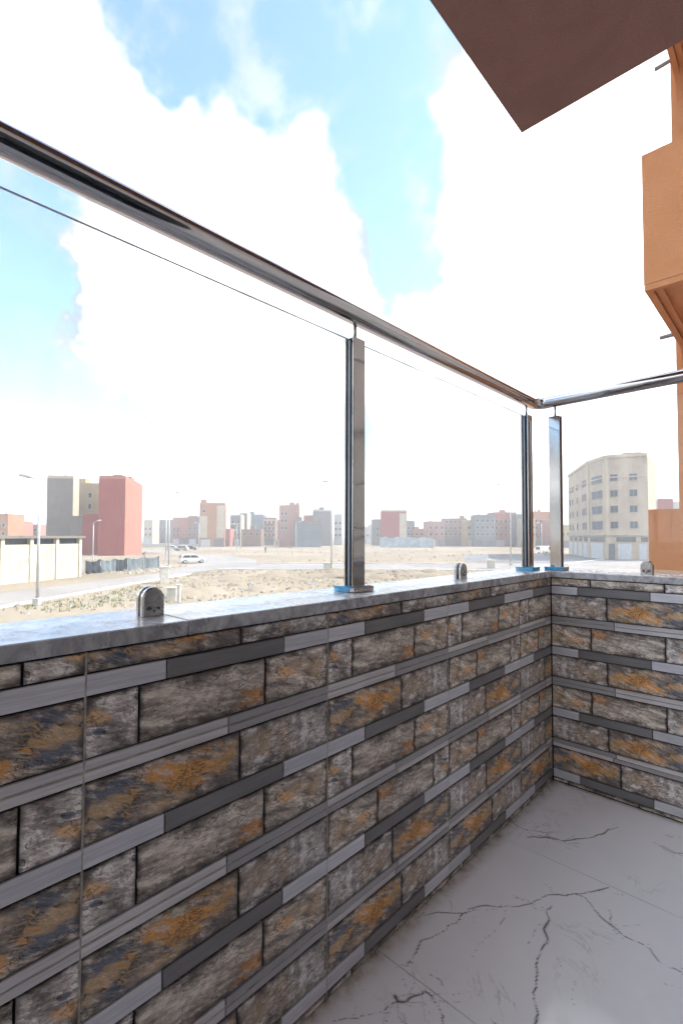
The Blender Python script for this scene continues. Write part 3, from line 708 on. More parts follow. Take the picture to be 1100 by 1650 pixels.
def building(label, s, d, w, dep, h, rot=0, front='cream', side=None, name='apartment_block', floors=None, cols=0, ww=1.1, wh=1.2, z0=4.4, fh=3.0, xs=None,
             shop='shutter', side_cols=0, stair=None, balcony=None, wm=None, band=None, low=None, cat='building'):
    o = thing(name, sd(s, d), YAW+rad(rot), label, cat)
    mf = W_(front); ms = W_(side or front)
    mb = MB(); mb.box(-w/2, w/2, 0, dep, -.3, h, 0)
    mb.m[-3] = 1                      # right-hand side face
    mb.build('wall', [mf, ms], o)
    mb = MB(); t = .22; ph = .7
    mb.box(-w/2+.03, w/2-.03, .03, t, h, h+ph); mb.box(-w/2+.03, w/2-.03, dep-t, dep-.03, h, h+ph)
    mb.box(-w/2+.03, -w/2+t, t, dep-t, h, h+ph); mb.box(w/2-t, w/2-.03, t, dep-t, h, h+ph)
    mb.build('roof_parapet', ms, o)
    nf = min(floors if floors is not None else 99, int((h-z0-wh+fh-.3)/fh))
    if cols:
        px = xs or [(-w/2 + (i+.5)*w/cols) for i in range(cols)]
        for f in range(nf):
            for x in px:
                q = link('window', wmesh(ww, wh, wm or M_win), o); q.location = (x, -.001, z0+f*fh)
    for f in range(nf if side_cols else 0):
        for i in range(side_cols):
            q = link('window', wmesh(ww, wh, wm or M_win), o); q.location = (w/2+.001, (i+.5)*dep/side_cols, z0+f*fh); q.rotation_euler.z = rad(90)
    if shop:
        nshop = max(1, int(w/3.6))
        for i in range(nshop):
            x = -w/2+(i+.5)*w/nshop; mb = MB(); sw = w/nshop*.36
            mb.box(x-sw, x+sw, -.06, -.001, 0, 2.9); mb.build('shop_shutter', M_shutd if (shop == 'dark' or (shop == 'mixed' and i % 2)) else M_shut, o)
        mb = MB(); mb.box(-w/2-.02, w/2+.02, -.25, -.002, 3.3, 3.6); mb.build('canopy', mf, o)
    if balcony:
        for f in range(nf):
            x0, x1 = balcony; mb = MB(); zz = z0+f*fh-.95
            mb.box(x0, x1, -1.0, -.001, zz, zz+.15); mb.box(x0, x1, -1.0, -.9, zz+.15, zz+1.0); mb.box(x0, x0+.1, -.9, -.001, zz+.15, zz+1.0); mb.box(x1-.1, x1, -.9, -.001, zz+.15, zz+1.0)
            mb.build('balcony', ms, o)
    if band:
        for (x0, x1, z0_, z1_, cname) in band:
            mb = MB(); mb.box(x0, x1, -.12, -.0015, z0_, z1_); mb.build('facade_panel', W_(cname), o)
    rt_ = random.Random(label)
    if not cols and h > 7:
        for f in range(1, int(h/3.05)+1):
            z_ = f*3.05; mb = MB(); mb.box(-w/2-.015, w/2+.015, -.03, -.001, z_-.14, z_+.1); mb.build('floor_band', W_('concrete') if front in ('grey','bluegrey','concrete') else mf, o)
    if w > 5:
        for q in range(rt_.choice((1,1,2))):
            x = rt_.uniform(-w/2+1, w/2-1); y = rt_.uniform(1, dep*.6); mb = MB()
            if rt_.random() < .5: mb.tube([(x,y,h),(x,y,h+.5),(x,y,h+1.5),(x,y,h+1.7)], [.5,.55,.55,.2], 10); mb.build('water_tank', M_conc if q else M_frame, o)
            else:
                mb.box(x-1.1, x+1.1, y, y+2.2, h-.01, h+rt_.uniform(1.6,2.3)); mb.build('roof_hut', mf, o)
        x = rt_.uniform(-w/2+.6, w/2-.6); mb = MB(); mb.tube([(x,.6,h),(x,.6,h+2.4)], .035, 5); mb.tube([(x-.5,.6,h+2.2),(x+.5,.6,h+2.2)], .025, 5); mb.build('antenna', M_pole, o)
    if stair:
        x, wd, hh = stair; mb = MB(); mb.box(x-wd/2, x+wd/2, dep*.4, dep*.4+3, h-.01, h+hh); mb.build('stair_house', ms, o)
    return o
K = 783.6
def S_(px, d): return (px-550)/K*d
def bpx(label, x0, x1, ytop, d, **kw):
    """place a block between two bearings at distance d, roof height from its apparent height"""
    s0, s1 = S_(x0, d), S_(x1, d)
    h = 4.6 + (863-ytop)/K*d - .7
    return building(label, (s0+s1)/2, d, abs(s1-s0), kw.pop('dep', 11), h, **kw)

# left group by the red tower
bpx('unfinished grey-brown concrete tower left of the tan house', 76, 116, 767, 122, dep=3.5, rot=6, front='concrete', side='cream', shop=None)
bpx('tan house with two small windows between the grey and red towers', 113, 162, 779, 130, dep=10, rot=0, front='tan', cols=2, xs=[-2.6, 1.2], floors=3, z0=8.6, ww=.9, wh=1.3, shop=None)
bpx('low raw grey block in front of the tan house', 114, 137, 832, 119, dep=5, front='concrete', shop=None, name='unfinished_house')
bpx('low dark red annex at the foot of the red tower', 133, 162, 829, 114, dep=6, front='red', shop=None, name='annex')
bpx('tall windowless dark red tower with a salmon sunlit side', 160, 200, 767, 109, dep=20, rot=12, front='red', side='salmon', shop=None, stair=(1.2, 2.4, 1.4))  # salmon side: the red wall with sunlight put into its colour
bpx('orange block at the far left edge beyond the garage', -14, 13, 829, 170, dep=9, front='orange', cols=2, shop=None)
bpx('small dark red house left of the pink terrace', 15, 30, 842, 185, dep=9, front='red', side='salmon', cols=1, shop=None)
bpx('pink flat-roofed terrace behind the garage roof', 31, 62, 846, 195, dep=9, front='pink', cols=4, floors=2, z0=6, shop=None)
# centre-left
bpx('pale cream low block right of the red tower', 232, 246, 838, 262, dep=10, front='cream', cols=2, floors=2, shop='mixed')
bpx('long low grey block with dark panels beside the cream block', 247, 278, 838, 275, dep=10, front='grey', cols=4, floors=2, shop='dark')
bpx('grey pink house with small balconies left of the coral house', 278, 290, 834, 245, dep=10, front='pink', side='salmon', cols=2, floors=2, balcony=(-1.5, 1.5))
bpx('bright coral red narrow house in the middle row', 289, 304, 834, 238, dep=10, front='salmon', side='salmon', cols=1, floors=1, shop='dark')
bpx('brown red house with stacked windows in the middle row', 303, 318, 831, 236, dep=10, front='brick', side='pink', cols=2, floors=2, shop='mixed')
bpx('slim grey house left of the tall orange and cream block', 317, 325, 833, 232, dep=10, front='bluegrey', cols=1, floors=2, shop='dark')
bpx('tall orange and cream five-storey block with a pink side', 322, 362, 810, 200, dep=12, rot=10, front='orange', side='pink', cols=2, xs=[-3.3, 3.3], ww=1.3, wh=1.2, floors=4, z0=5.0, shop='mixed',
    band=[(-5.0,-1.9,3.7,12.5,'cream'),(1.8,4.9,3.7,17.0,'cream')], stair=(2, 3, 1))
bpx('pale red low annex beside the tall orange block', 360, 371, 852, 206, dep=8, front='salmon', shop='dark', name='annex')
bpx('grey balcony house right of the tall orange block', 371, 388, 829, 225, dep=8, front='grey', side='cream', cols=2, floors=3, shop='mixed', balcony=(-2, 0))
bpx('cream fronted house with a stair block beside grey house', 386, 398, 826, 240, dep=10, front='concrete', side='cream', cols=1, floors=3)
bpx('raw concrete grey block behind the brick house', 400, 425, 829, 255, dep=10, front='bluegrey', side='grey', cols=0, shop=None)
bpx('low unfinished brick house with window holes', 389, 420, 853, 212, dep=8, front='brick', cols=3, floors=1, z0=4.6, shop=None, name='unfinished_house')
bpx('cream balcony block left of the pink tower', 424, 444, 834, 232, dep=8, front='cream', side='brick', cols=3, floors=3, balcony=(-2.2, 2.2), shop='dark')
bpx('low grey brown house tucked behind the cream balcony block', 440, 452, 838, 248, dep=9, front='brick', cols=1, floors=2)
bpx('tall pink tower with a higher right half and small windows', 450, 482, 814, 205, dep=10, rot=4, front='pink', side='pink', cols=2, xs=[-3.0, -1.4], floors=3, z0=7.2, ww=.9, wh=1.3, shop=None,
    band=[(.2, 4.1, 0, 17.8, 'pink')], stair=(1.9, 4.0, 2.2))
bpx('dark grey windowless concrete box in front of the pink tower', 476, 517, 839, 196, dep=9, rot=8, front='bluegrey', side='brick', shop=None, name='unfinished_house')
bpx('red rooftop house showing above the dark grey box', 489, 505, 830, 236, dep=9, front='salmon', shop=None)
bpx('tall pale grey block behind the lamp post', 504, 536, 821, 224, dep=10, rot=4, front='grey', side='white', shop=None, stair=(-2.3, 4, 1.2))
bpx('narrow white block left of the steel post', 538, 551, 828, 246, dep=10, front='white', cols=2, floors=3)
bpx('pale far house seen just left of the red wall house', 588, 604, 848, 275, dep=10, front='white', cols=2, floors=1)
bpx('slim pale grey block touching the dark red house', 600, 616, 836, 232, dep=10, front='grey', cols=1, floors=2, shop=None)
bpx('dark red blank-walled house with a cream right part', 614, 655, 821, 216, dep=10, rot=-3, front='red', side='cream', cols=1, xs=[4.6], floors=4, shop=None, band=[(2.4,5.6,0,14.6,'cream')])
ROW = [(655,668,838,'grey','grey block right of the cream and red house'),(667,690,851,'orange','low orange house at the start of the right-hand row'),(689,716,839,'pink','pale pink block with many windows in the right-hand row'),
       (715,752,834,'brick','long brown brick block in the right-hand row'),(751,768,837,'tan','narrow tan house in the right-hand row'),(765,797,828,'bluegrey','pale blue grey block in the right-hand row'),
       (796,832,824,'salmon','salmon apartment block behind the right-hand lamp post'),(831,846,827,'grey','narrow grey block left of the corner posts'),(846,862,834,'cream','cream house seen between the rail posts'),
       (860,889,823,'orange','orange block seen between the two corner posts'),(886,906,836,'pink','pink house behind the right corner post'),(903,918,844,'tan','low tan house left of the beige corner building')]
for i, (a, b, yt, c, lab) in enumerate(ROW):
    dd_ = 240-6*(i % 3) - i*2.5
    bpx(lab, a, b, yt, dd_, dep=10, rot=(-4 if i % 2 else 3), front=c, cols=max(2, int((b-a)/7)), floors=3, z0=4.9, ww=1.2, wh=1.25, shop='dark' if i % 2 else 'mixed', balcony=((-2.6,-.4) if i in (2,6,9) else None))
bpx('small red and white rooftop house beyond the orange box', 1056, 1096, 806, 150, dep=10, front='white', shop=None, band=[(-3.2,1.6,12.6,16.4,'red')])

# beige corner building
M_frame2 = plain('dull_frame', (.24,.22,.20), .7)
def corner_building():
    o = thing('corner_apartment_building', (0,0,0), 0, 'large beige corner apartment building with a bright right side and rows of windows', 'building')
    hgt = 20.4
    P = [(59.2,95.5),(52.6,98.2),(52.9,105.5),(60.5,131),(75,126),(66,92.8)]
    P = [(59.6,94.5),(53.0,97.5),(53.4,105.2),(60.2,129.0),(73,124),(67.6,104.5)]
    pw = [sd(s, d) for s, d in P]
    mb = MB(); n = len(P)
    mb.add([(p.x,p.y,GZ-.3) for p in pw]+[(p.x,p.y,GZ+hgt) for p in pw],
           [list(range(n)), list(range(n,2*n))[::-1]]+[(i,i+n,(i+1)%n+n,(i+1)%n) for i in range(n)])
    mb.build('wall', W_('beige'), o)
    def face(i, j):
        a, b = pw[i], pw[j]; l = (b-a).length; u = (b-a)/l       # going left as seen from outside
        nrm = Vector((u.y, -u.x, 0))
        if nrm.dot(Vector((CAM.x, CAM.y, 0))-Vector((a.x, a.y, 0))) < 0: nrm = -nrm
        rz = math.atan2(-u.y, -u.x)
        return a, u, l, nrm, rz
    def win(i, j, t, z, w, h, m=M_winb):
        a, u, l, nrm, rz = face(i, j)
        p = a+u*(l*t)+nrm*.002
        q = link('window', None, o); q.location = (p.x, p.y, GZ+z); q.rotation_euler.z = rz
        mb = MB(); f = .09
        mb.box(-w/2-f,-w/2,-.10,0,-f,h+f); mb.box(w/2,w/2+f,-.10,0,-f,h+f); mb.box(-w/2,w/2,-.10,0,h,h+f); mb.box(-w/2,w/2,-.14,0,-f,0); mb.box(-.04,.04,-.07,0,.001,h-.001)
        mb.build('frame', M_frame2, q)
        mb = MB(); mb.box(-w/2+.001,-.041,-.04,0,.001,h-.001); mb.box(.041,w/2-.001,-.04,0,.001,h-.001); mb.build('pane', m, q)
    def panel(name, i, j, t0, t1, z0, z1, m, pr=.12):
        a, u, l, nrm, rz = face(i, j); p = a+u*(l*t0); q = a+u*(l*t1)
        v = [p+nrm*.002, q+nrm*.002, q+nrm*pr, p+nrm*pr]; mb = MB(); mb.prism([(k.x,k.y) for k in v], GZ+z0, GZ+z1); mb.build(name, m, o)
    for f in range(4):
        z = 6.3+f*3.15
        win(0,1,.34,z,1.25,1.25); win(0,1,.80,z,1.25,1.25)
        win(1,2,.48,z-.1,4.4,1.5)
        for t in (.12,.22): win(2,3,t,z,1.4,1.4)
        for t in (.5,.74,.88): win(2,3,t,z,1.2,1.3, M_win)
    trim = W_('cream')
    for i, j in ((0,1),(1,2),(2,3)):
        panel('cornice', i, j, 0, 1, 4.85, 5.15, trim, .35); panel('parapet_band', i, j, 0, 1, hgt-.02, hgt+.6, trim, .2)
        panel('string_course', i, j, 0, 1, hgt-4.0, hgt-3.8, trim, .14)
    for i, j in ((0,1),(1,2)): panel('pilaster', i, j, .93, 1.0, 5.2, hgt-.03, trim, .16)
    panel('pilaster', 1, 2, .0, .06, 5.2, hgt-.03, trim, .16); panel('pilaster', 2, 3, .0, .025, 5.2, hgt-.03, trim, .16)
    for t0, t1, m in ((.05,.22,M_shut),(.40,.72,M_shut),(.80,.95,M_shutd)): panel('shop_shutter', 0,1,t0,t1,.1,3.2,m,.08)
    panel('shop_window', 0,1,.30,.76,3.6,4.5,M_win,.08); panel('shop_window', 0,1,.02,.18,3.6,4.5,M_win,.08)
    panel('shop_shutter',1,2,.15,.85,.1,3.2,M_shut,.08); panel('shop_window',1,2,.1,.9,3.6,4.5,M_win,.08)
    for k in range(4): panel('shop_shutter',2,3,.06+.24*k,.22+.24*k,.1,3.2,M_shut,.08)
    for k in range(4): panel('shop_window',2,3,.06+.24*k,.18+.24*k,3.6,4.5,M_win,.08)
    a = sd(60.6, 101.5); mb = MB(); mb.box(-1.8, 1.8, -1.5, 1.5, 0, 1.7); q = mb.build('stair_house', W_('beige'), o); q.location = (a.x, a.y, GZ+hgt-.01); q.rotation_euler.z = YAW-.3
corner_building()

# garage wall at left
def garage():
    A, B = sd(-34.6, 33.0), sd(-28.8, 54.0)
    l = (B-A).length; u = (B-A)/l
    o = thing('garage_building', A, math.atan2(u.y, u.x), 'low cream blockwork garage with a flat roof and slit openings, at left', 'garage')
    m = plain('cream_blockwork', (.44,.395,.315), .92, var=.14, scale=.9, bmp=.3, bscale=10, streak=.25)
    mb = MB(); mb.box(0, l, 0, 9, -.2, 3.65); mb.box(0, l, .35, 9, 3.65, 4.25); mb.build('wall', m, o)
    mb = MB(); mb.box(-.2, l+.25, -.3, 9.2, 4.25, 4.5); mb.build('roof_slab', W_('concrete'), o)
    n = 7
    for i in range(n+1):
        x = i*(l-.36)/n; mb = MB(); mb.box(x, x+.36, -.10, .34, -.2, 4.249); mb.build('pilaster', m, o)
    for i in range(n):
        x = i*(l-.36)/n; mb = MB(); mb.box(x+.37, x+(l-.36)/n-.01, .30, .345, 3.652, 4.248); mb.build('slit_opening', M_win, o)
    mb = MB(); mb.box(l-6.6, l-5.8, -.05, -.001, 1.7, 2.5); mb.build('vent_hatch', M_shut, o)
garage()

# ------------------------------------------------------------------ street furniture
def lamp(label, s, d, h, arm=1.4, adir=(-1, 0), base=True):
    o = thing('street_lamp', sd(s, d), YAW, label, 'street lamp', 'street lamps')
    mb = MB(); mb.tube([(0,0,0),(0,0,h*.5),(0,0,h-.05)], [.11,.085,.06], 10); mb.build('pole', M_pole, o, True)
    ax, ay = adir
    mb = MB(); mb.tube([(0,0,h-.12),(ax*arm*.5, ay*arm*.5, h+.12),(ax*arm, ay*arm, h+.28)], .04, 8); mb.build('arm', M_pole, o, True)
    mb = MB(); mb.tube([(ax*arm*.85, ay*arm*.85, h+.23),(ax*arm*1.05, ay*arm*1.05, h+.31),(ax*(arm+.75), ay*(arm+.75), h+.42)], [.06,.14,.09], 8); mb.build('lamp_head', M_pole, o, True)
    if base:
        mb = MB(); mb.bevbox(-.22,.22,-.22,.22,-.1,.45,.04); mb.build('footing', M_conc, o)
    else:
        mb = MB(); mb.tube([(0,0,-.1),(0,0,.9)], [.16,.13], 10); mb.build('footing', M_pole, o)
lamp('tall grey street lamp in front of the cream garage', -20.0, 32.2, 8.2, .8, (-1,.2))
lamp('slim grey street lamp right of the red tower', S_(273,69), 69, 10.4, .9, (1,0))
lamp('thin street lamp close behind the one by the red tower', S_(268,88), 88, 9.6, .9, (-1,0), False)
lamp('tall grey street lamp left of the tall steel post', S_(534,66), 66, 11.7, .5, (-1,.6))
lamp('tall grey street lamp before the salmon block in the right-hand row', S_(822,78), 78, 12.6, 1.3, (-1,.3))
lamp('small far street lamp before the tall orange block', S_(321,145), 145, 8, .9, (-1,0), False)
lamp('small far street lamp left of the brick house', S_(382,140), 140, 8, .9, (1,0), False)
lamp('small far street lamp before the dark grey box', S_(477,165), 165, 9, .9, (1,0), False)
lamp('small street lamp in front of the dark red annex', S_(151,92), 92, 7, .7, (1,0), False)
lamp('small far street lamp seen between the corner posts', S_(872,150), 150, 8.5, .9, (-1,0), False)

def pillar(name, label, s, d, w, dp, h, m, rot=0):
    o = thing(name, sd(s, d), YAW+rad(rot), label, 'pillar')
    mb = MB(); mb.bevbox(-w/2,w/2,-dp/2,dp/2,-.1,h,.03); mb.build('shaft', m, o)
    mb = MB(); mb.bevbox(-w/2-.05,w/2+.05,-dp/2-.05,dp/2+.05,h,h+.09,.02); mb.build('cap', m, o)
pillar('gate_pillar', 'white concrete gate pillar at the end of the black fence', S_(266,47), 47, .75, .75, 1.5, M_conc, 25)
pillar('marker_post', 'small white marker post behind the nearest glass clamp', S_(290,33.5), 33.5, .24, .24, 1.15, M_conc)
pillar('utility_box', 'low grey concrete utility box beside the marker post', S_(279,34.5), 34.5, .62, .5, .85, M_conc, 12)
pillar('utility_box', 'pale concrete utility box at the foot of a tall lamp', S_(527,64.5), 64.5, .85, .7, 1.0, M_conc, 8)
pillar('utility_box', 'pale concrete utility box right of the small glass clamp', S_(790,70), 70, 1.05, .8, 1.1, M_conc, -10)

# fence with plastic sheeting
def fence():
    A, B, C2 = (-30.2,57.5), (-25.5,66.5), (S_(258,70),70)
    o = thing('construction_fence', sd(*A), 0, 'site fence of posts hung with torn black plastic sheeting, at the red tower', 'fence')
    base = sd(*A); m1 = plain('black_plastic_sheet', (.03,.036,.045), .35, var=.4, scale=.8, bmp=.6, bscale=5); m2 = plain('grey_plastic_sheet', (.12,.145,.16), .35, var=.4, scale=.8, bmp=.6, bscale=5)
    P = [A, (S_(163,59.5),59.5), (S_(187,61.5),61.5), (S_(207,64),64), (S_(232,67),67), C2]
    pts = [sd(*p)-base for p in P]
    for k, p in enumerate(pts):
        mb = MB(); mb.tube([(p.x,p.y,-.1),(p.x+.03,p.y,1.75+.15*random.random())], .05, 6); mb.build('post', M_pole, o)
    for k in range(len(pts)-1):
        a, b = pts[k], pts[k+1]; nx, nz = 14, 5; vs = []; l = (b-a).length; nrm = Vector((-(b-a).y, (b-a).x, 0)).normalized()
        for side in (0, 1):
            for j in range(nz+1):
                for i in range(nx+1):
                    t = i/nx; q = a.lerp(b, t); off = .12*math.sin(t*17+k)*(1-j/nz*.5)+.05*math.sin(j*2+i)
                    z = j/nz*(1.65-.25*math.sin(t*math.pi)+.08*math.sin(i*2.1+k)); vs.append(q+nrm*(off+side*.01)+Vector((0,0,z)))
        m_ = (nx+1)*(nz+1); fs = []
        for side in (0,1):
            for j in range(nz):
                for i in range(nx):
                    f = [side*m_+j*(nx+1)+i, side*m_+j*(nx+1)+i+1, side*m_+(j+1)*(nx+1)+i+1, side*m_+(j+1)*(nx+1)+i]; fs.append(f if side == 0 else f[::-1])
        mb = MB(); mb.add(vs, fs); mb.build('plastic_sheet', m1 if k in (0,2) else m2, o, True)
fence()
# hoarding before the dark red house
def hoarding():
    o = thing('hoarding', sd(S_(612,196), 196), YAW, 'long blue grey sheet metal hoarding in front of the dark red house', 'fence')
    w = S_(698,196)-S_(612,196); n = 14; m = plain('blue_grey_sheet', (.25,.30,.33), .6, var=.25, scale=.5)
    for i in range(n):
        x = i*w/n; hh = 4.0+.35*math.sin(i*1.9); mb = MB(); mb.box(x+.02, x+w/n-.02, random.uniform(-.06,.06), .12, -.1, hh); mb.build('panel', m, o)
        mb = MB(); mb.box(x-.06, x+.015, .13, .25, -.1, hh-.2); mb.build('upright', M_pole, o)
hoarding()
def low_wall(label, s0, s1, d, h, c):
    o = thing('low_wall', sd((s0+s1)/2, d), YAW, label, 'wall')
    w = s1-s0; mb = MB(); mb.box(-w/2, w/2, 0, .25, -.2, h); mb.build('wall', W_(c), o)
    mb = MB(); mb.box(-w/2-.05, w/2+.05, -.05, .3, h, h+.1); mb.build('wall_cap', M_conc, o)
low_wall('long pale low wall far behind the red tower', S_(228,190), S_(320,190), 190, 1.1, 'white')

# heap of timber and blocks beside the fence
def heap():
    o = thing('scrap_heap', sd(S_(235,72), 72), 0, 'heap of dark scrap timber and blocks at the end of the black fence', 'scrap heap')
    md = plain('scrap_dark', (.14,.12,.10), .8, var=.4); ml = plain('scrap_pale', (.45,.42,.38), .8, var=.3)
    for i in range(26):
        a = random.uniform(0, 6.28); r = random.uniform(0, 1.1); z = max(0, 1.1-r)*random.random()+.1
        p = Vector((r*math.cos(a), r*math.sin(a), z)); q = Vector((random.uniform(-1,1), random.uniform(-1,1), random.uniform(-.4,.9))).normalized()*random.uniform(.4,1.1)
        mb = MB()
        if i % 3: mb.tube([p-q*.5, p+q*.5], random.uniform(.05,.13), 5); mb.build('beam', md if i % 2 else ml, o)
        else:
            k = random.uniform(.2,.4); mb.bevbox(p.x-k, p.x+k, p.y-k*.6, p.y+k*.6, p.z-.1, p.z+k*.9, .04); mb.build('block', ml if i % 2 else md, o)
    mb = MB()
    mb.tube([(-.5,0,.9),(-.5,0,1.9)], .05, 6); mb.tube([(.2,.1,.8),(-.6,.1,2.0)], .06, 6); mb.tube([(-.9,0,1.8),(.1,0,2.1)], .06, 6); mb.build('frame', md, o)
heap()

# ------------------------------------------------------------------ vehicles
M_tyre = plain('tyre', (.02,.02,.02), .8); M_rim = plain('wheel_rim', (.5,.5,.5), .3, .8)
M_cg = plain('car_glass', (.03,.035,.04), .05); M_lampw = plain('headlight_lens', (.75,.76,.78), .1); M_lampr = plain('tail_light_lens', (.35,.02,.02), .2)
def vehicle(name, label, cat, s, d, rot, paint, van=False, grp=None):
    o = thing(name, sd(s, d), YAW+rad(rot), label, cat, grp)
    mp = plain('paint_'+name+str(round(d))+str(round(s)), paint, .25, .2, var=.04)
    Ln, Wd, Hh = (4.8, 1.85, 2.0) if van else (4.2, 1.72, 1.46)
    if van: prof = [(-2.4,.35),(-2.4,1.0),(-2.35,1.9),(-2.2,2.0),(1.0,2.0),(1.25,1.9),(1.75,1.15),(2.3,.98),(2.4,.75),(2.4,.35)]
    else:   prof = [(-2.1,.32),(-2.1,.72),(-2.02,.92),(-1.75,1.36),(-1.5,1.45),(.15,1.46),(.45,1.40),(1.05,.98),(1.9,.86),(2.08,.70),(2.1,.32)]
    rows = []
    belt = 1.0 if van else .92
    for yy, ins in ((-1,0),(-.96,1),(.96,1),(1,0)):
        rows.append([(x*(1 if ins else .985), yy*Wd/2*(1-.16*max(0,(z-belt))/(Hh-belt)), z if ins else max(.34, z-.03)) for x,z in prof])
    k = len(prof); mb = MB(); vs = [p for r in rows for p in r]
    fs = [(r*k+i, r*k+(i+1)%k, (r+1)*k+(i+1)%k, (r+1)*k+i) for r in range(3) for i in range(k)]
    fs += [list(range(k))[::-1], list(range(3*k,4*k))]
    mb.add(vs, fs); mb.build('body', mp, o)
    def sidewin(x0, x1, x2, x3, sg):
        zt = Hh-.12; zb = belt+.02; f = lambda z: sg*(Wd/2*(1-.16*max(0,(z-belt))/(Hh-belt))+.012)
        mb = MB(); mb.add([(x0,f(zb),zb),(x1,f(zb),zb),(x2,f(zt),zt),(x3,f(zt),zt)], [(0,1,2,3)]); mb.build('side_window', M_cg, o)
    for sg in (-1,1):
        if van: sidewin(.45,1.6,1.2,.5,sg)
        else: sidewin(-1.75,-.5,-.5,-1.45,sg); sidewin(-.42,.95,.45,-.42,sg)
    ws = ((1.28,1.85,1.72,1.2) if van else (.50,1.385,1.02,1.0))
    x0,z0,x1,z1 = ws; wy = Wd/2*.80
    mb = MB(); mb.add([(x1+.02,-wy,z1+.03),(x1+.02,wy,z1+.03),(x0+.02,wy*.95,z0),(x0+.02,-wy*.95,z0)], [(0,1,2,3)]); mb.build('windscreen', M_cg, o)
    xr0, zr0, xr1, zr1 = ((-2.42,1.05,-2.37,1.85) if van else (-2.045,.95,-1.79,1.33))
    mb = MB(); mb.add([(xr0,-wy,zr0),(xr0,wy,zr0),(xr1-.02,wy*.95,zr1),(xr1-.02,-wy*.95,zr1)], [(3,2,1,0)]); mb.build('rear_window', M_cg, o)
    for x in (-1.3, 1.32):
        for sg in (-1,1):
            mb = MB(); mb.tube([(x, sg*(Wd/2-.2), .31),(x, sg*(Wd/2+.01), .31)], .31, 18); w = mb.build('wheel', M_tyre, o)
            mb = MB(); mb.tube([(x, sg*(Wd/2-.05), .31),(x, sg*(Wd/2+.02), .31)], .19, 12); mb.build('rim', M_rim, w)
    for sg in (-1,1):
        mb = MB(); mb.bevbox(Ln/2-.10, Ln/2+.012, sg*.62-.18, sg*.62+.18, .62, .78, .03); mb.build('headlight', M_lampw, o)
        mb = MB(); mb.bevbox(-Ln/2-.012, -Ln/2+.1, sg*.68-.12, sg*.68+.12, .72, .92, .03); mb.build('tail_light', M_lampr, o)
    return o
vehicle('car', 'silver car driving along the road toward the vacant lot', 'car', S_(311,81), 81, 28, (.50,.51,.53))
vehicle('parked_car', 'white parked car in the far row beside the silver car, leftmost', 'car', S_(279,150), 150, 8, (.65,.65,.64), grp='cars parked by the far wall')
vehicle('parked_car', 'silver parked car in the middle of the far row left of the tall orange block', 'car', S_(293,148), 148, 172, (.42,.44,.46), grp='cars parked by the far wall')
vehicle('parked_car', 'dark parked car rightmost in the far row left of the tall orange block', 'car', S_(307,152), 152, 5, (.12,.12,.13), grp='cars parked by the far wall')
vehicle('delivery_van', 'white delivery van parked between the corner posts', 'van', S_(877,132), 132, 20, (.72,.72,.70), True)
def motorcycle():
    o = thing('motorcycle', sd(S_(880,120), 120), YAW+.5, 'dark motorcycle parked in front of the white van', 'motorcycle')
    for x in (-.65,.65):
        vs = []; mb = MB()
        mb.tube([(x+.29*math.cos(a),0,.30+.29*math.sin(a)) for a in np.linspace(0, 2*math.pi, 17)], .05, 6, False); mb.build('wheel', M_tyre, o)
    mb = MB(); mb.tube([(-.5,0,.55),(-.1,0,.62),(.3,0,.72)], [.12,.17,.13], 8); mb.build('body', M_cg, o, True)
    mb = MB(); mb.bevbox(-.75,.0,-.14,.14,.76,.88,.04); mb.build('seat', M_tyre, o)
    mb = MB(); mb.tube([(.65,0,.3),(.45,0,.98)], .035, 6); mb.tube([(.42,-.35,1.02),(.45,0,.98),(.42,.35,1.02)], .02, 6); mb.build('handlebar_fork', M_rim, o)
motorcycle()

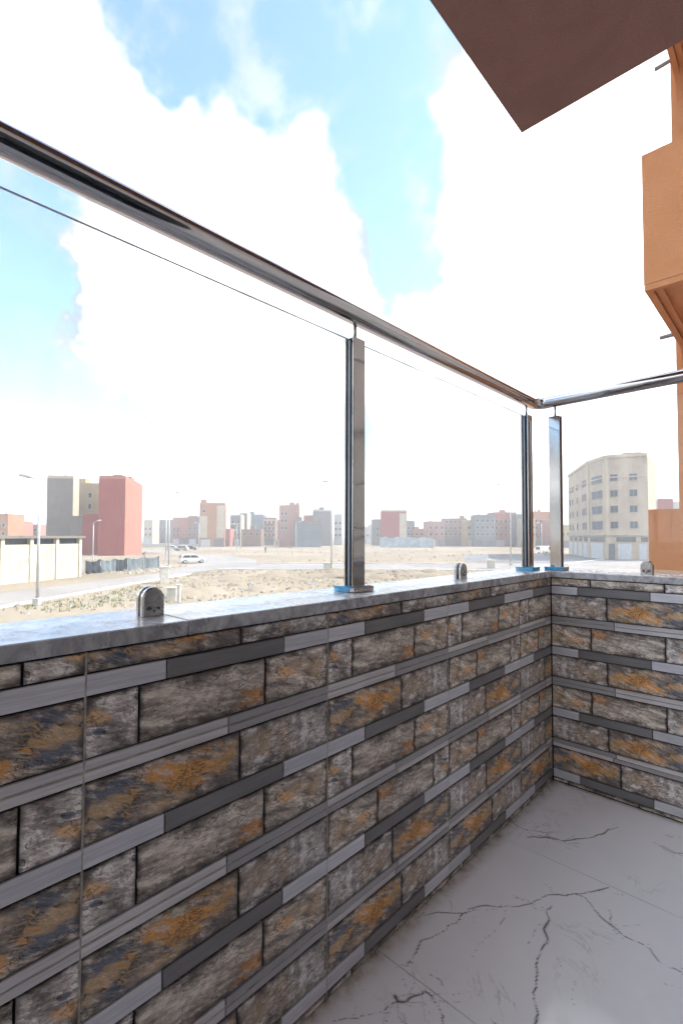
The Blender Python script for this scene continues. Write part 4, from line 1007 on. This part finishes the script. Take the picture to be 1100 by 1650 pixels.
# a person out on the lot
def person():
    o = thing('person', sd(S_(428,128), 128), YAW+.6, 'person in dark clothes walking across the sandy lot', 'person')
    J = dict(pel=(0,0,.95), chest=(0,.02,1.32), neck=(0,.02,1.5), head=(0,.0,1.62), top=(0,.0,1.74), ls=(-.19,.02,1.42), le=(-.25,.06,1.15), lh=(-.24,-.08,.92), rs=(.19,.02,1.42), re=(.25,.0,1.15), rh=(.25,.1,.92),
             lhp=(-.1,0,.92), lk=(-.11,-.14,.52), la=(-.11,-.10,.09), lf=(-.11,-.26,.05), rhp=(.1,0,.92), rk=(.11,.08,.52), ra=(.11,.26,.14), rf=(.11,.14,.05))
    R_ = dict(pel=.15, chest=.16, neck=.06, head=.10, top=.07, ls=.07, le=.05, lh=.04, rs=.07, re=.05, rh=.04, lhp=.1, lk=.07, la=.05, lf=.045, rhp=.1, rk=.07, ra=.05, rf=.045)
    E_ = [('pel','chest'),('chest','neck'),('neck','head'),('head','top'),('chest','ls'),('ls','le'),('le','lh'),('chest','rs'),('rs','re'),('re','rh'),('pel','lhp'),('lhp','lk'),('lk','la'),('la','lf'),('pel','rhp'),('rhp','rk'),('rk','ra'),('ra','rf')]
    ks = list(J); me = bpy.data.meshes.new('body'); me.from_pydata([J[k] for k in ks], [(ks.index(a), ks.index(b)) for a, b in E_], [])
    m, t, b = mat('clothes_and_skin'); sx = N(t, 'ShaderNodeSeparateXYZ'); L(t, objco(t), sx.inputs[0])
    col = mixc(t, math_(t, 'GREATER_THAN', sx.outputs[2], .95), (.03,.035,.06), (.10,.09,.10)); col = mixc(t, math_(t, 'GREATER_THAN', sx.outputs[2], 1.52), col, (.35,.2,.13)); col = mixc(t, math_(t, 'GREATER_THAN', sx.outputs[2], 1.69), col, (.02,.015,.01))
    L(t, col, b.inputs['Base Color']); b.inputs['Roughness'].default_value = .8
    me.materials.append(m); q = link('body', me, o)
    q.modifiers.new('skin', 'SKIN'); q.modifiers.new('sub', 'SUBSURF').levels = 1
    for i, k in enumerate(ks):
        v = me.skin_vertices[0].data[i]; v.radius = (R_[k], R_[k]); v.use_root = (k == 'pel')
person()

# ------------------------------------------------------------------ ground clutter
def in_poly(x, y, poly):
    c = False; j = len(poly)-1
    for i in range(len(poly)):
        xi, yi = poly[i]; xj, yj = poly[j]
        if (yi > y) != (yj > y) and x < (xj-xi)*(y-yi)/(yj-yi)+xi: c = not c
        j = i
    return c
VERGE = [(-21,30),(-18.0,28.2),(-5,37),(4,48),(14,57.5),(20,65),(-16,65),(-17.5,58)]
LOT = [(-13,82),(20,82),(40,130),(40,190),(-60,190),(-40,135),(-14,100)]
FV2 = [(-32,56),(-23.6,58),(-23,74),(-34,74)]
def scatter(poly, n, rs):
    xs_ = [p[0] for p in poly]; ys_ = [p[1] for p in poly]; out = []
    while len(out) < n:
        x, y = rs.uniform(min(xs_), max(xs_)), rs.uniform(min(ys_), max(ys_))
        if in_poly(x, y, poly): out.append((x, y))
    return out
def rubble():
    rs = random.Random(3); mb = MB()
    spots = [(x, y, rs.uniform(.04,.22)**1.0) for x, y in scatter(VERGE, 550, rs)] + [(x, y, rs.uniform(.06,.3)) for x, y in scatter(LOT, 350, rs)] + [(x, y, rs.uniform(.06,.3)) for x, y in scatter(FV2, 300, rs)]
    for x, y, r in spots:
        p = sd(x, y); vs = []
        for k in range(6):
            a = k*1.047+rs.uniform(-.3,.3); q = r*rs.uniform(.7,1.2); vs.append((p.x+q*math.cos(a), p.y+q*math.sin(a), p.z-.02))
        for k in range(4):
            a = k*1.57+rs.uniform(-.3,.3); q = r*rs.uniform(.35,.7); vs.append((p.x+q*math.cos(a), p.y+q*math.sin(a), p.z+r*rs.uniform(.4,.9)))
        mb.add(vs, [(0,1,6),(1,2,7,6),(2,3,7),(3,4,8,7),(4,5,9,8),(5,0,6,9),(6,7,8,9)], rs.choice((0,0,1)))
    o = mb.build('rubble', [plain('rubble_tan', (.25,.21,.165), .95, var=.3, scale=.7), plain('rubble_grey', (.26,.25,.235), .95, var=.3, scale=.7)])
    tag(o, 'scattered stones and rubble on the bare ground beyond the street', 'rubble', kind='stuff')
rubble()
def mounds():
    rs = random.Random(11); vs_ = []; mb = MB()
    for x, y in scatter([(2,50),(15,60),(20,65),(-2,65),(-3,52)], 26, rs)+scatter([(-14,34),(-4,42),(-2,60),(-14,56)], 16, rs):
        p = sd(x, y); r = rs.uniform(.8,2.2); h = r*rs.uniform(.12,.3); n = 10; vs = [(p.x, p.y, p.z+h)]
        for ring, (f, hh) in enumerate(((.45,.8),(.8,.3),(1.1,-.05))):
            for k in range(n):
                a = k*2*math.pi/n; q = r*f*rs.uniform(.75,1.2); vs.append((p.x+q*math.cos(a), p.y+q*math.sin(a), p.z+h*hh*rs.uniform(.6,1.2)))
        fs = [(0,1+k,1+(k+1)%n) for k in range(n)]
        for g in range(2): fs += [(1+g*n+k, 1+(g+1)*n+k, 1+(g+1)*n+(k+1)%n, 1+g*n+(k+1)%n) for k in range(n)]
        mb.add(vs, fs)
    o = mb.build('earth_mounds', M_ground, None, True); tag(o, 'low heaps of dumped earth on the verge', 'earth', kind='stuff')
mounds()
def grass():
    rs = random.Random(5); mb = MB()
    spots = [(x, y, 0) for x, y in scatter([(-20.5,31),(-17.5,29),(-11,34),(-12,42),(-18,44)], 260, rs)] + [(x, y, rs.choice((0,1,1,1,1))) for x, y in scatter(VERGE, 800, rs)] + [(x, y, 1) for x, y in scatter([(-60,125),(-24,112),(-30,160),(-75,178)], 500, rs)]
    for x, y, c in spots:
        p = sd(x, y); hh = rs.uniform(.06,.26)
        for k in range(5):
            a = rs.uniform(0, 6.28); q = rs.uniform(.02,.16); bx, by = p.x+q*math.cos(a), p.y+q*math.sin(a); w = rs.uniform(.012,.035); a2 = rs.uniform(0, 6.28); t = rs.uniform(.02,.12)
            mb.add([(bx-w*math.sin(a2), by+w*math.cos(a2), p.z-.01),(bx+w*math.sin(a2), by-w*math.cos(a2), p.z-.01),(bx+t*math.cos(a2), by+t*math.sin(a2), p.z+hh*rs.uniform(.6,1.1))], [(0,1,2)], c)
    o = mb.build('grass', [plain('green_grass', (.10,.135,.045), .8, var=.35), plain('dry_grass', (.30,.25,.12), .9, var=.3)])
    tag(o, 'patchy green and dry grass on the verge beyond the street', 'grass', kind='stuff')
grass()

# ------------------------------------------------------------------ haze over the plain
def haze():
    m = bpy.data.materials.new('pale_haze'); m.use_nodes = True; t = m.node_tree; t.nodes.clear()
    out = N(t, 'ShaderNodeOutputMaterial'); v = N(t, 'ShaderNodeVolumePrincipled'); v.inputs['Color'].default_value = (.93,.95,1,1); v.inputs['Density'].default_value = .0012
    L(t, v.outputs[0], out.inputs['Volume'])
    mb = MB(); mb.box(-4600, 4600, -4600, 4600, GZ-1, 26)
    tag(mb.build('haze', m), 'thin pale haze over the whole plain', 'haze', kind='stuff')
haze()
